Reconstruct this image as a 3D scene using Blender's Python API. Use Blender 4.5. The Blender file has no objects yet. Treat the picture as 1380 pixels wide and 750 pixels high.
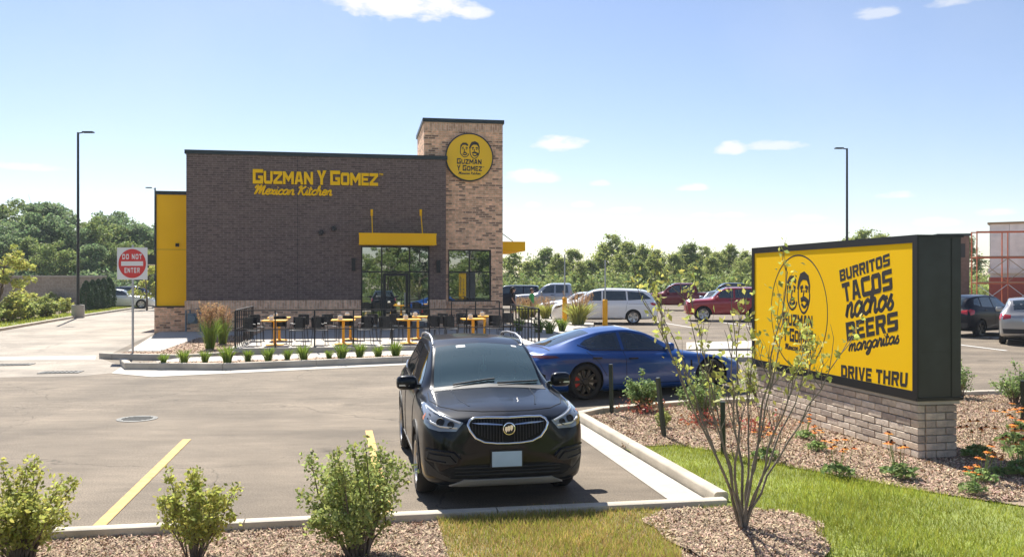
import bpy, bmesh, math, random
import numpy as np
from mathutils import Vector, Matrix
from mathutils.bvhtree import BVHTree
from mathutils.geometry import tessellate_polygon

# ------------------------------------------------------------------ camera, sky, sun, exposure
SC = bpy.context.scene
COL = SC.collection
H = 2.36                      # lens height above the lot
FPX = 1160.0                  # focal length in photo pixels (photo is 1380 wide)
cam_d = bpy.data.cameras.new("camera")
cam = bpy.data.objects.new("camera", cam_d); COL.objects.link(cam)
cam.location = (0, 0, H); cam.rotation_euler = (math.radians(90), 0, 0)
cam_d.sensor_width = 36; cam_d.lens = 36 * FPX / 1380
cam_d.shift_y = 2 / 1380
cam_d.clip_start = 0.1; cam_d.clip_end = 6000
SC.camera = cam

SUN_EL, SUN_AZ = math.radians(50), math.radians(-21)      # azimuth from +Y towards +X
sun_dir = Vector((math.sin(SUN_AZ) * math.cos(SUN_EL), math.cos(SUN_AZ) * math.cos(SUN_EL), math.sin(SUN_EL)))
sun_d = bpy.data.lights.new("sun", 'SUN'); sun_d.energy = 4.2; sun_d.angle = math.radians(0.53)
sun_d.color = (1.0, 0.955, 0.88)
sun = bpy.data.objects.new("sun", sun_d); COL.objects.link(sun)
sun.rotation_euler = (-sun_dir).to_track_quat('-Z', 'Y').to_euler()
SC.view_settings.view_transform = 'Standard'; SC.view_settings.look = 'None'
SC.view_settings.gamma = 1; SC.view_settings.exposure = 1.25
SC.cycles.max_bounces = 8; SC.cycles.transparent_max_bounces = 12
SC.cycles.use_denoising = True

CLOUDS = [  # az/el from the photograph: px, py, half width, half height, opacity
    (545, 12, 105, 24, 1.0), (755, 196, 40, 13, .95), (724, 240, 46, 12, .95), (985, 203, 24, 11, .8), (1046, 198, 42, 8, .6),
    (933, 254, 24, 6, .8), (840, 283, 28, 6, .8), (985, 290, 26, 5, .7), (1210, 264, 28, 7, .8), (1266, 300, 34, 8, .85),
    (1340, 287, 32, 7, .7), (1092, 294, 30, 7, .7), (785, 276, 18, 6, .7), (40, 226, 60, 7, .6), (1178, 20, 32, 10, .5),
    (716, 277, 14, 5, .6), (905, 322, 46, 5, .5), (1050, 330, 50, 6, .5), (808, 248, 16, 5, .6), (1290, 4, 40, 8, .5),
    (945, 290, 16, 4, .6), (1010, 322, 26, 5, .5), (640, 16, 26, 14, .8)]

def build_world():
    w = bpy.data.worlds.new("World"); SC.world = w; w.use_nodes = True
    nt = w.node_tree; N = nt.nodes; L = nt.links; N.clear()
    def mth(op, a, b=None, c=None, clamp=False):
        n = N.new('ShaderNodeMath'); n.operation = op; n.use_clamp = clamp
        for i, x in enumerate((a, b, c)):
            if x is None: continue
            if isinstance(x, (int, float)): n.inputs[i].default_value = x
            else: L.new(x, n.inputs[i])
        return n.outputs[0]
    sky = N.new('ShaderNodeTexSky'); sky.sky_type = 'NISHITA'; sky.sun_disc = False
    sky.sun_elevation = SUN_EL; sky.sun_rotation = SUN_AZ
    sky.air_density = 1.0; sky.air_density = .95; sky.dust_density = 0.25; sky.ozone_density = 1.6
    tc = N.new('ShaderNodeTexCoord')
    sp = N.new('ShaderNodeSeparateXYZ'); L.new(tc.outputs['Generated'], sp.inputs[0])
    az = mth('ARCTAN2', sp.outputs[0], sp.outputs[1])
    el = mth('ARCSINE', sp.outputs[2])
    cmb = N.new('ShaderNodeCombineXYZ'); L.new(az, cmb.inputs[0]); L.new(mth('MULTIPLY', el, 2.4), cmb.inputs[1])
    nz = N.new('ShaderNodeTexNoise'); nz.inputs['Scale'].default_value = 26; nz.inputs['Detail'].default_value = 7
    nz.inputs['Roughness'].default_value = .62
    L.new(cmb.outputs[0], nz.inputs['Vector'])
    nv = mth('MULTIPLY', mth('SUBTRACT', nz.outputs[0], .5), 3.4)
    tot = None
    for (px, py, sx, sy, op) in CLOUDS:
        kx = (px - 690) / FPX
        a0 = math.atan(kx); rr = math.hypot(FPX, px - 690); e0 = math.atan((377 - py) / rr)
        dx = mth('MULTIPLY', mth('SUBTRACT', az, a0), rr / sx / (1 + kx * kx) ** .0)
        dy = mth('MULTIPLY', mth('SUBTRACT', el, e0), rr / sy)
        dy = mth('MULTIPLY', dy, mth('ADD', 1.25, mth('MULTIPLY', mth('SIGN', mth('MULTIPLY', dy, -1)), .35)))   # flatter bases
        q = mth('SUBTRACT', 1.0, mth('ADD', mth('MULTIPLY', dx, dx), mth('MULTIPLY', dy, dy)))
        m = mth('MULTIPLY', mth('MULTIPLY', mth('ADD', q, nv), 1.25, clamp=True), op)
        tot = m if tot is None else mth('MAXIMUM', tot, m)
    # thin broken cloud over the rest of the dome, away from the framed part
    n2 = N.new('ShaderNodeTexNoise'); n2.inputs['Scale'].default_value = 2.3; n2.inputs['Detail'].default_value = 6
    L.new(tc.outputs['Generated'], n2.inputs['Vector'])
    wide = mth('MULTIPLY', mth('SUBTRACT', n2.outputs[0], .5), 1.6, clamp=True)
    tot = mth('MAXIMUM', tot, mth('MULTIPLY', wide, .35))
    b1 = N.new('ShaderNodeBackground'); tn = N.new('ShaderNodeVectorMath'); tn.operation = 'MULTIPLY'; tn.inputs[1].default_value = (1.03, .955, .98); L.new(sky.outputs[0], tn.inputs[0]); L.new(tn.outputs[0], b1.inputs[0]); b1.inputs[1].default_value = 0.062
    b2 = N.new('ShaderNodeBackground'); b2.inputs[0].default_value = (1, .99, .97, 1); b2.inputs[1].default_value = .45
    mx = N.new('ShaderNodeMixShader'); L.new(tot, mx.inputs[0]); L.new(b1.outputs[0], mx.inputs[1]); L.new(b2.outputs[0], mx.inputs[2])
    out = N.new('ShaderNodeOutputWorld'); L.new(mx.outputs[0], out.inputs[0])
build_world()

# ------------------------------------------------------------------ helpers
def tag(o, label=None, cat=None, group=None, kind=None):
    if label: o['label'] = label
    if cat: o['category'] = cat
    if group: o['group'] = group
    if kind: o['kind'] = kind
    return o

def thing(name, label, cat, loc=(0, 0, 0), rz=0.0, group=None, scale=1.0):
    o = bpy.data.objects.new(name, None); COL.objects.link(o)
    o.empty_display_size = .2
    o.location = loc; o.rotation_euler = (0, 0, rz); o.scale = (scale,) * 3 if isinstance(scale, (int, float)) else scale
    return tag(o, label, cat, group)

def link(name, me, parent=None):
    o = bpy.data.objects.new(name, me); COL.objects.link(o)
    if parent is not None: o.parent = parent
    return o

def dup(root, loc, rz, label, group=None, scale=None):
    r = root.copy(); COL.objects.link(r); r.location = loc; r.rotation_euler = (0, 0, rz); r['label'] = label
    if group: r['group'] = group
    if scale is not None: r.scale = (scale,) * 3 if isinstance(scale, (int, float)) else scale
    for ch in list(root.children):
        c = ch.copy(); COL.objects.link(c); c.parent = r
        for g2 in list(ch.children):
            d = g2.copy(); COL.objects.link(d); d.parent = c
    return r

class MB:
    def __init__(s): s.v = []; s.f = []; s.m = []
    def add(s, vs, fs, mat=0):
        b = len(s.v); s.v += [tuple(p) for p in vs]
        for f in fs: s.f.append([b + i for i in f]); s.m.append(mat)
    def box(s, c, d, R=None, mat=0):
        x, y, z = d[0] / 2, d[1] / 2, d[2] / 2
        vs = [Vector((a, b, e)) for e in (-z, z) for b in (-y, y) for a in (-x, x)]
        if R is not None: vs = [R @ p for p in vs]
        c = Vector(c)
        s.add([p + c for p in vs], [(0, 2, 3, 1), (4, 5, 7, 6), (0, 1, 5, 4), (2, 6, 7, 3), (0, 4, 6, 2), (1, 3, 7, 5)], mat)
    def bx(s, x0, x1, y0, y1, z0, z1, mat=0):
        s.box(((x0 + x1) / 2, (y0 + y1) / 2, (z0 + z1) / 2), (abs(x1 - x0), abs(y1 - y0), abs(z1 - z0)), None, mat)
    def bar(s, p, q, w, h=None, mat=0):
        p = Vector(p); q = Vector(q); d = q - p; h = h or w
        R = d.to_track_quat('X', 'Z').to_matrix()
        s.box((p + q) / 2, (d.length, w, h), R, mat)
    def quadprism(s, pts, n, depth, mat=0):
        """polygon pts (3D, convex, one plane) pushed along n by depth"""
        n = Vector(n) * depth; k = len(pts); a = [Vector(p) for p in pts]; b = [p + n for p in a]
        s.add(a + b, [list(range(k))[::-1], list(range(k, 2 * k))] + [(i, (i + 1) % k, k + (i + 1) % k, k + i) for i in range(k)], mat)
    def tube(s, pts, r, n=6, mat=0, caps=True, flat=None):
        pts = [Vector(p) for p in pts]; k = len(pts)
        rs = r if isinstance(r, (list, tuple)) else [r] * k
        rings = []; up = None
        for i, p in enumerate(pts):
            t = (pts[min(i + 1, k - 1)] - pts[max(i - 1, 0)])
            t = t.normalized() if t.length > 1e-9 else Vector((0, 0, 1))
            if up is None: up = Vector((0, 0, 1)) if abs(t.z) < .9 else Vector((1, 0, 0))
            if flat is not None: up = Vector(flat[0])
            a = t.cross(up); a = a.normalized() if a.length > 1e-6 else t.orthogonal().normalized()
            b = a.cross(t).normalized(); up = b
            sq = 1.0 if flat is None else flat[1]
            rings.append([p + (a * math.cos(2 * math.pi * j / n) + b * (sq * math.sin(2 * math.pi * j / n))) * rs[i] for j in range(n)])
        vs = [q for R in rings for q in R]
        fs = [(i * n + j, i * n + (j + 1) % n, (i + 1) * n + (j + 1) % n, (i + 1) * n + j) for i in range(k - 1) for j in range(n)]
        if caps: fs += [list(range(n))[::-1], [(k - 1) * n + j for j in range(n)]]
        s.add(vs, fs, mat)
    def lathe(s, prof, n=24, axis='z', c=(0, 0, 0), mat=0, close=False):
        vs = []; c = Vector(c); st = []
        for (r, h) in prof:
            st.append(len(vs))
            if r < 1e-6:
                vs.append(Vector((0, 0, h) if axis == 'z' else ((0, h, 0) if axis == 'y' else (h, 0, 0))) + c); continue
            for j in range(n):
                a = 2 * math.pi * j / n; x, y = r * math.cos(a), r * math.sin(a)
                p = (x, y, h) if axis == 'z' else ((x, h, y) if axis == 'y' else (h, x, y))
                vs.append(Vector(p) + c)
        k = len(prof)
        fs = []
        for i in range(k - 1):
            for j in range(n):
                a, b = st[i], st[i + 1]; k2 = (j + 1) % n
                if prof[i][0] < 1e-6 and prof[i + 1][0] < 1e-6: continue
                if prof[i][0] < 1e-6: fs.append((a, b + k2, b + j))
                elif prof[i + 1][0] < 1e-6: fs.append((a + j, a + k2, b))
                else: fs.append((a + j, a + k2, b + k2, b + j))
        s.add(vs, fs, mat)
    def mesh(s, name, mats, smooth=None, fix=True):
        me = bpy.data.meshes.new(name); me.from_pydata(s.v, [], s.f)
        for m in (mats if isinstance(mats, (list, tuple)) else [mats]): me.materials.append(m)
        me.polygons.foreach_set('material_index', s.m)
        if fix:
            bm = bmesh.new(); bm.from_mesh(me); bmesh.ops.recalc_face_normals(bm, faces=bm.faces); bm.to_mesh(me); bm.free()
        if smooth:
            me.polygons.foreach_set('use_smooth', [True] * len(me.polygons))
            me.set_sharp_from_angle(angle=math.radians(smooth))
        me.update(); return me
    def build(s, name, mats, parent=None, smooth=None):
        return link(name, s.mesh(name, mats, smooth), parent)

def np_mesh(name, V, Q, mats, smooth=False):
    """V (n,3), Q (m,k) same-size polygons"""
    me = bpy.data.meshes.new(name)
    me.vertices.add(len(V)); me.vertices.foreach_set('co', np.ascontiguousarray(V, dtype=np.float32).ravel())
    m, k = Q.shape
    me.loops.add(m * k); me.loops.foreach_set('vertex_index', np.ascontiguousarray(Q, dtype=np.int32).ravel())
    me.polygons.add(m); me.polygons.foreach_set('loop_start', np.arange(0, m * k, k, dtype=np.int32))
    try: me.polygons.foreach_set('loop_total', np.full(m, k, dtype=np.int32))
    except Exception: pass
    for q in (mats if isinstance(mats, (list, tuple)) else [mats]): me.materials.append(q)
    me.update(calc_edges=True); me.validate()
    if smooth: me.polygons.foreach_set('use_smooth', [True] * m)
    return me

# ------------------------------------------------------------------ materials
def mat(name, col, rough=.6, metal=0.0, noise=None, bump=None, coat=0.0, spec=.5, col2=None, island=0.0, trans=0.0, emit=0.0, flake=False):
    """noise=(scale, amount[, detail]) varies the base colour; bump=(scale, strength)"""
    m = bpy.data.materials.new(name); m.use_nodes = True
    nt = m.node_tree; N = nt.nodes; L = nt.links
    p = N['Principled BSDF']
    p.inputs['Base Color'].default_value = (*col, 1); p.inputs['Roughness'].default_value = rough
    p.inputs['Metallic'].default_value = metal; p.inputs['Specular IOR Level'].default_value = spec
    if coat: p.inputs['Coat Weight'].default_value = coat; p.inputs['Coat Roughness'].default_value = .03
    if emit: p.inputs['Emission Color'].default_value = (*col, 1); p.inputs['Emission Strength'].default_value = emit
    cur = None
    tc = N.new('ShaderNodeTexCoord')
    if noise:
        nz = N.new('ShaderNodeTexNoise'); nz.inputs['Scale'].default_value = noise[0]
        nz.inputs['Detail'].default_value = noise[2] if len(noise) > 2 else 5
        L.new(tc.outputs['Object'], nz.inputs['Vector'])
        mx = N.new('ShaderNodeMix'); mx.data_type = 'RGBA'
        c2 = col2 if col2 else tuple(c * (1 - noise[1]) for c in col)
        c1 = col if col2 else tuple(min(1, c * (1 + noise[1])) for c in col)
        mx.inputs[6].default_value = (*c1, 1); mx.inputs[7].default_value = (*c2, 1)
        mr = N.new('ShaderNodeMapRange'); mr.inputs[1].default_value = .3; mr.inputs[2].default_value = .7
        L.new(nz.outputs[0], mr.inputs[0]); L.new(mr.outputs[0], mx.inputs[0]); cur = mx.outputs[2]
    if island:
        ge = N.new('ShaderNodeNewGeometry')
        hs = N.new('ShaderNodeHueSaturation')
        mr = N.new('ShaderNodeMapRange'); L.new(ge.outputs['Random Per Island'], mr.inputs[0])
        mr.inputs[3].default_value = 1 - island; mr.inputs[4].default_value = 1 + island
        L.new(mr.outputs[0], hs.inputs['Value'])
        mh = N.new('ShaderNodeMapRange'); 
        wn = N.new('ShaderNodeTexWhiteNoise'); wn.noise_dimensions = '1D'; L.new(ge.outputs['Random Per Island'], wn.inputs['W'])
        L.new(wn.outputs['Value'], mh.inputs[0]); mh.inputs[3].default_value = .5 - .045 * min(1, island * 2); mh.inputs[4].default_value = .5 + .03 * min(1, island * 2)
        L.new(mh.outputs[0], hs.inputs['Hue'])
        if cur is None: hs.inputs['Color'].default_value = (*col, 1)
        else: L.new(cur, hs.inputs['Color'])
        cur = hs.outputs[0]
    if cur is not None: L.new(cur, p.inputs['Base Color'])
    if bump:
        nb = N.new('ShaderNodeTexNoise'); nb.inputs['Scale'].default_value = bump[0]; nb.inputs['Detail'].default_value = 6
        L.new(tc.outputs['Object'], nb.inputs['Vector'])
        bp = N.new('ShaderNodeBump'); bp.inputs['Strength'].default_value = bump[1]; bp.inputs['Distance'].default_value = .02
        L.new(nb.outputs[0], bp.inputs['Height']); L.new(bp.outputs[0], p.inputs['Normal'])
    if trans:
        tr = N.new('ShaderNodeBsdfTranslucent')
        if cur is not None: L.new(cur, tr.inputs[0])
        else: tr.inputs[0].default_value = (*col, 1)
        ms = N.new('ShaderNodeMixShader'); ms.inputs[0].default_value = trans
        L.new(p.outputs[0], ms.inputs[1]); L.new(tr.outputs[0], ms.inputs[2]); L.new(ms.outputs[0], N['Material Output'].inputs[0])
    return m

def mat_asphalt(name, col, streak=.25):
    m = bpy.data.materials.new(name); m.use_nodes = True; nt = m.node_tree; N = nt.nodes; L = nt.links; p = N['Principled BSDF']
    tc = N.new('ShaderNodeTexCoord'); mp = N.new('ShaderNodeMapping'); mp.inputs['Rotation'].default_value = (0, 0, math.radians(-9.8)); mp.inputs['Scale'].default_value = (.16, .9, 1)
    L.new(tc.outputs['Object'], mp.inputs[0])
    n1 = N.new('ShaderNodeTexNoise'); n1.inputs['Scale'].default_value = .9; n1.inputs['Detail'].default_value = 6; n1.inputs['Roughness'].default_value = .65; L.new(mp.outputs[0], n1.inputs[0])
    mp2 = N.new('ShaderNodeMapping'); mp2.inputs['Rotation'].default_value = (0, 0, math.radians(-9.8)); mp2.inputs['Scale'].default_value = (.35, 1, 1); L.new(tc.outputs['Object'], mp2.inputs[0])
    n2 = N.new('ShaderNodeTexNoise'); n2.inputs['Scale'].default_value = 60; n2.inputs['Detail'].default_value = 4; L.new(tc.outputs['Object'], n2.inputs[0])
    n3 = N.new('ShaderNodeTexNoise'); n3.inputs['Scale'].default_value = .35; n3.inputs['Detail'].default_value = 3; L.new(tc.outputs['Object'], n3.inputs[0])
    def mr(src, lo, hi, a, b):
        n = N.new('ShaderNodeMapRange'); n.inputs[1].default_value = a; n.inputs[2].default_value = b; n.inputs[3].default_value = lo; n.inputs[4].default_value = hi; L.new(src, n.inputs[0]); return n.outputs[0]
    def mul(a, b):
        n = N.new('ShaderNodeMath'); n.operation = 'MULTIPLY'; L.new(a, n.inputs[0]); L.new(b, n.inputs[1]); return n.outputs[0]
    n6 = N.new('ShaderNodeTexNoise'); n6.inputs['Scale'].default_value = 4.5; n6.inputs['Detail'].default_value = 9; n6.inputs['Roughness'].default_value = .7; L.new(mp2.outputs[0], n6.inputs[0])
    vo = N.new('ShaderNodeTexVoronoi'); vo.feature = 'DISTANCE_TO_EDGE'; vo.inputs['Scale'].default_value = .22
    wv = N.new('ShaderNodeTexNoise'); wv.inputs['Scale'].default_value = 1.6; wv.inputs['Detail'].default_value = 6; L.new(tc.outputs['Object'], wv.inputs[0])
    wa = N.new('ShaderNodeVectorMath'); wa.operation = 'MULTIPLY_ADD'; L.new(wv.outputs['Color'], wa.inputs[0]); wa.inputs[1].default_value = (.9, .9, 0); L.new(tc.outputs['Object'], wa.inputs[2]); L.new(wa.outputs[0], vo.inputs['Vector'])
    crack = mr(vo.outputs['Distance'], .62 if streak > .2 else .8, 1.0, .0008, .0035)
    vs = N.new('ShaderNodeTexVoronoi'); vs.inputs['Scale'].default_value = .75; L.new(wa.outputs[0], vs.inputs['Vector'])
    spot = mr(vs.outputs['Distance'], .62, 1.0, .02, .17)
    n4 = N.new('ShaderNodeTexNoise'); n4.inputs['Scale'].default_value = .55; n4.inputs['Detail'].default_value = 5; n4.inputs['Roughness'].default_value = .6; L.new(tc.outputs['Object'], n4.inputs[0])
    crack = mul(mul(crack, spot), mr(n4.outputs[0], .78, 1.16, .32, .66))
    f = mul(mul(mr(n1.outputs[0], 1 - streak, 1 + streak, .3, .7), mul(mr(n2.outputs[0], .55, 1.45, .3, .7), mr(n6.outputs[0], .84, 1.16, .3, .7))), mul(mr(n3.outputs[0], .88, 1.12, .3, .7), crack))
    vm = N.new('ShaderNodeVectorMath'); vm.operation = 'SCALE'; vm.inputs[0].default_value = col; L.new(f, vm.inputs['Scale'])
    L.new(vm.outputs[0], p.inputs['Base Color']); p.inputs['Roughness'].default_value = .85; p.inputs['Specular IOR Level'].default_value = .3
    bp = N.new('ShaderNodeBump'); bp.inputs['Strength'].default_value = .35; bp.inputs['Distance'].default_value = .01; L.new(n2.outputs[0], bp.inputs['Height']); L.new(bp.outputs[0], p.inputs['Normal'])
    return m

def mat_brick(name, c1, c2, mortar, bw=.29, bh=.09, ms=.012, dark=None, vertical=False, bias=0.0):
    m = bpy.data.materials.new(name); m.use_nodes = True; nt = m.node_tree; N = nt.nodes; L = nt.links; p = N['Principled BSDF']
    tc = N.new('ShaderNodeTexCoord'); sp = N.new('ShaderNodeSeparateXYZ'); L.new(tc.outputs['Object'], sp.inputs[0])
    ad = N.new('ShaderNodeMath'); L.new(sp.outputs[0], ad.inputs[0]); L.new(sp.outputs[1], ad.inputs[1])
    cb = N.new('ShaderNodeCombineXYZ')
    if vertical: L.new(sp.outputs[2], cb.inputs[0]); L.new(ad.outputs[0], cb.inputs[1])
    else: L.new(ad.outputs[0], cb.inputs[0]); L.new(sp.outputs[2], cb.inputs[1])
    b = N.new('ShaderNodeTexBrick'); L.new(cb.outputs[0], b.inputs['Vector'])
    b.inputs['Color1'].default_value = (*c1, 1); b.inputs['Color2'].default_value = (*c2, 1); b.inputs['Mortar'].default_value = (*mortar, 1)
    b.inputs['Scale'].default_value = 1; b.inputs['Mortar Size'].default_value = ms; b.inputs['Mortar Smooth'].default_value = .15
    b.inputs['Brick Width'].default_value = bw; b.inputs['Row Height'].default_value = bh; b.inputs['Bias'].default_value = bias
    cur = b.outputs['Color']
    if dark:   # some courses of darker bricks: a second brick texture of the same bond, thresholded
        b2 = N.new('ShaderNodeTexBrick'); L.new(cb.outputs[0], b2.inputs['Vector'])
        for k in ('Scale', 'Mortar Size', 'Brick Width', 'Row Height'): b2.inputs[k].default_value = b.inputs[k].default_value
        b2.inputs['Color1'].default_value = (0, 0, 0, 1); b2.inputs['Color2'].default_value = (1, 1, 1, 1); b2.inputs['Mortar'].default_value = (0, 0, 0, 1)
        n = N.new('ShaderNodeTexNoise'); n.inputs['Scale'].default_value = 1.1; n.inputs['Detail'].default_value = 2; L.new(cb.outputs[0], n.inputs[0])
        a2 = N.new('ShaderNodeMath'); L.new(b2.outputs['Color'], a2.inputs[0]); L.new(n.outputs[0], a2.inputs[1])
        st = N.new('ShaderNodeMapRange'); st.inputs[1].default_value = 1.25; st.inputs[2].default_value = 1.31; L.new(a2.outputs[0], st.inputs[0])
        mx = N.new('ShaderNodeMix'); mx.data_type = 'RGBA'; mx.inputs[7].default_value = (*dark, 1); L.new(cur, mx.inputs[6]); L.new(st.outputs[0], mx.inputs[0]); cur = mx.outputs[2]
    nz = N.new('ShaderNodeTexNoise'); nz.inputs['Scale'].default_value = 7; nz.inputs['Detail'].default_value = 5; L.new(tc.outputs['Object'], nz.inputs[0])
    mr = N.new('ShaderNodeMapRange'); mr.inputs[1].default_value = .3; mr.inputs[2].default_value = .7; mr.inputs[3].default_value = .78; mr.inputs[4].default_value = 1.22; L.new(nz.outputs[0], mr.inputs[0])
    vm = N.new('ShaderNodeVectorMath'); vm.operation = 'SCALE'; L.new(cur, vm.inputs[0]); L.new(mr.outputs[0], vm.inputs['Scale'])
    L.new(vm.outputs[0], p.inputs['Base Color']); p.inputs['Roughness'].default_value = .85
    bp = N.new('ShaderNodeBump'); bp.inputs['Strength'].default_value = .6; bp.inputs['Distance'].default_value = .012; bp.invert = True
    L.new(b.outputs['Fac'], bp.inputs['Height']); L.new(bp.outputs[0], p.inputs['Normal'])
    return m

def mat_glass(name, tint, refl=.35, rough=.01, alpha=0.0):
    """window pane: tinted body, mirror-like coating"""
    m = bpy.data.materials.new(name); m.use_nodes = True; nt = m.node_tree; N = nt.nodes; L = nt.links
    p = N['Principled BSDF']; p.inputs['Base Color'].default_value = (*tint, 1); p.inputs['Roughness'].default_value = .05
    g = N.new('ShaderNodeBsdfGlossy'); g.inputs[0].default_value = (.88, .95, .95, 1); g.inputs['Roughness'].default_value = rough
    fr = N.new('ShaderNodeFresnel'); fr.inputs[0].default_value = 1.5
    ad = N.new('ShaderNodeMath'); ad.use_clamp = True; L.new(fr.outputs[0], ad.inputs[0]); ad.inputs[1].default_value = refl
    a = p.outputs[0]
    if alpha:
        t = N.new('ShaderNodeBsdfTransparent'); t.inputs[0].default_value = (.6, .72, .7, 1)
        mt = N.new('ShaderNodeMixShader'); mt.inputs[0].default_value = alpha; L.new(a, mt.inputs[1]); L.new(t.outputs[0], mt.inputs[2]); a = mt.outputs[0]
    ms = N.new('ShaderNodeMixShader'); L.new(ad.outputs[0], ms.inputs[0]); L.new(a, ms.inputs[1]); L.new(g.outputs[0], ms.inputs[2])
    L.new(ms.outputs[0], N['Material Output'].inputs[0]); return m

def mat_worn(name, col, rough=.8, noise=None):
    """road paint worn through to the asphalt in flecks"""
    m = mat(name, col, rough, noise=noise); nt = m.node_tree; N = nt.nodes; L = nt.links; p = N['Principled BSDF']
    tc = N.new('ShaderNodeTexCoord'); a = N.new('ShaderNodeTexNoise'); a.inputs['Scale'].default_value = 38; a.inputs['Detail'].default_value = 8; a.inputs['Roughness'].default_value = .75; L.new(tc.outputs['Object'], a.inputs[0])
    r = N.new('ShaderNodeMapRange'); r.inputs[1].default_value = .53; r.inputs[2].default_value = .64; L.new(a.outputs[0], r.inputs[0])
    mx = N.new('ShaderNodeMix'); mx.data_type = 'RGBA'; src = p.inputs['Base Color'].links[0].from_socket; L.new(src, mx.inputs[6]); mx.inputs[7].default_value = (.26, .19, .11, 1); L.new(r.outputs[0], mx.inputs[0]); L.new(mx.outputs[2], p.inputs['Base Color'])
    return m
def paint(name, col, metal=.3, coat=1.0, spec=.5): return mat(name, col, rough=.28, metal=metal, coat=coat, spec=spec)

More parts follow.
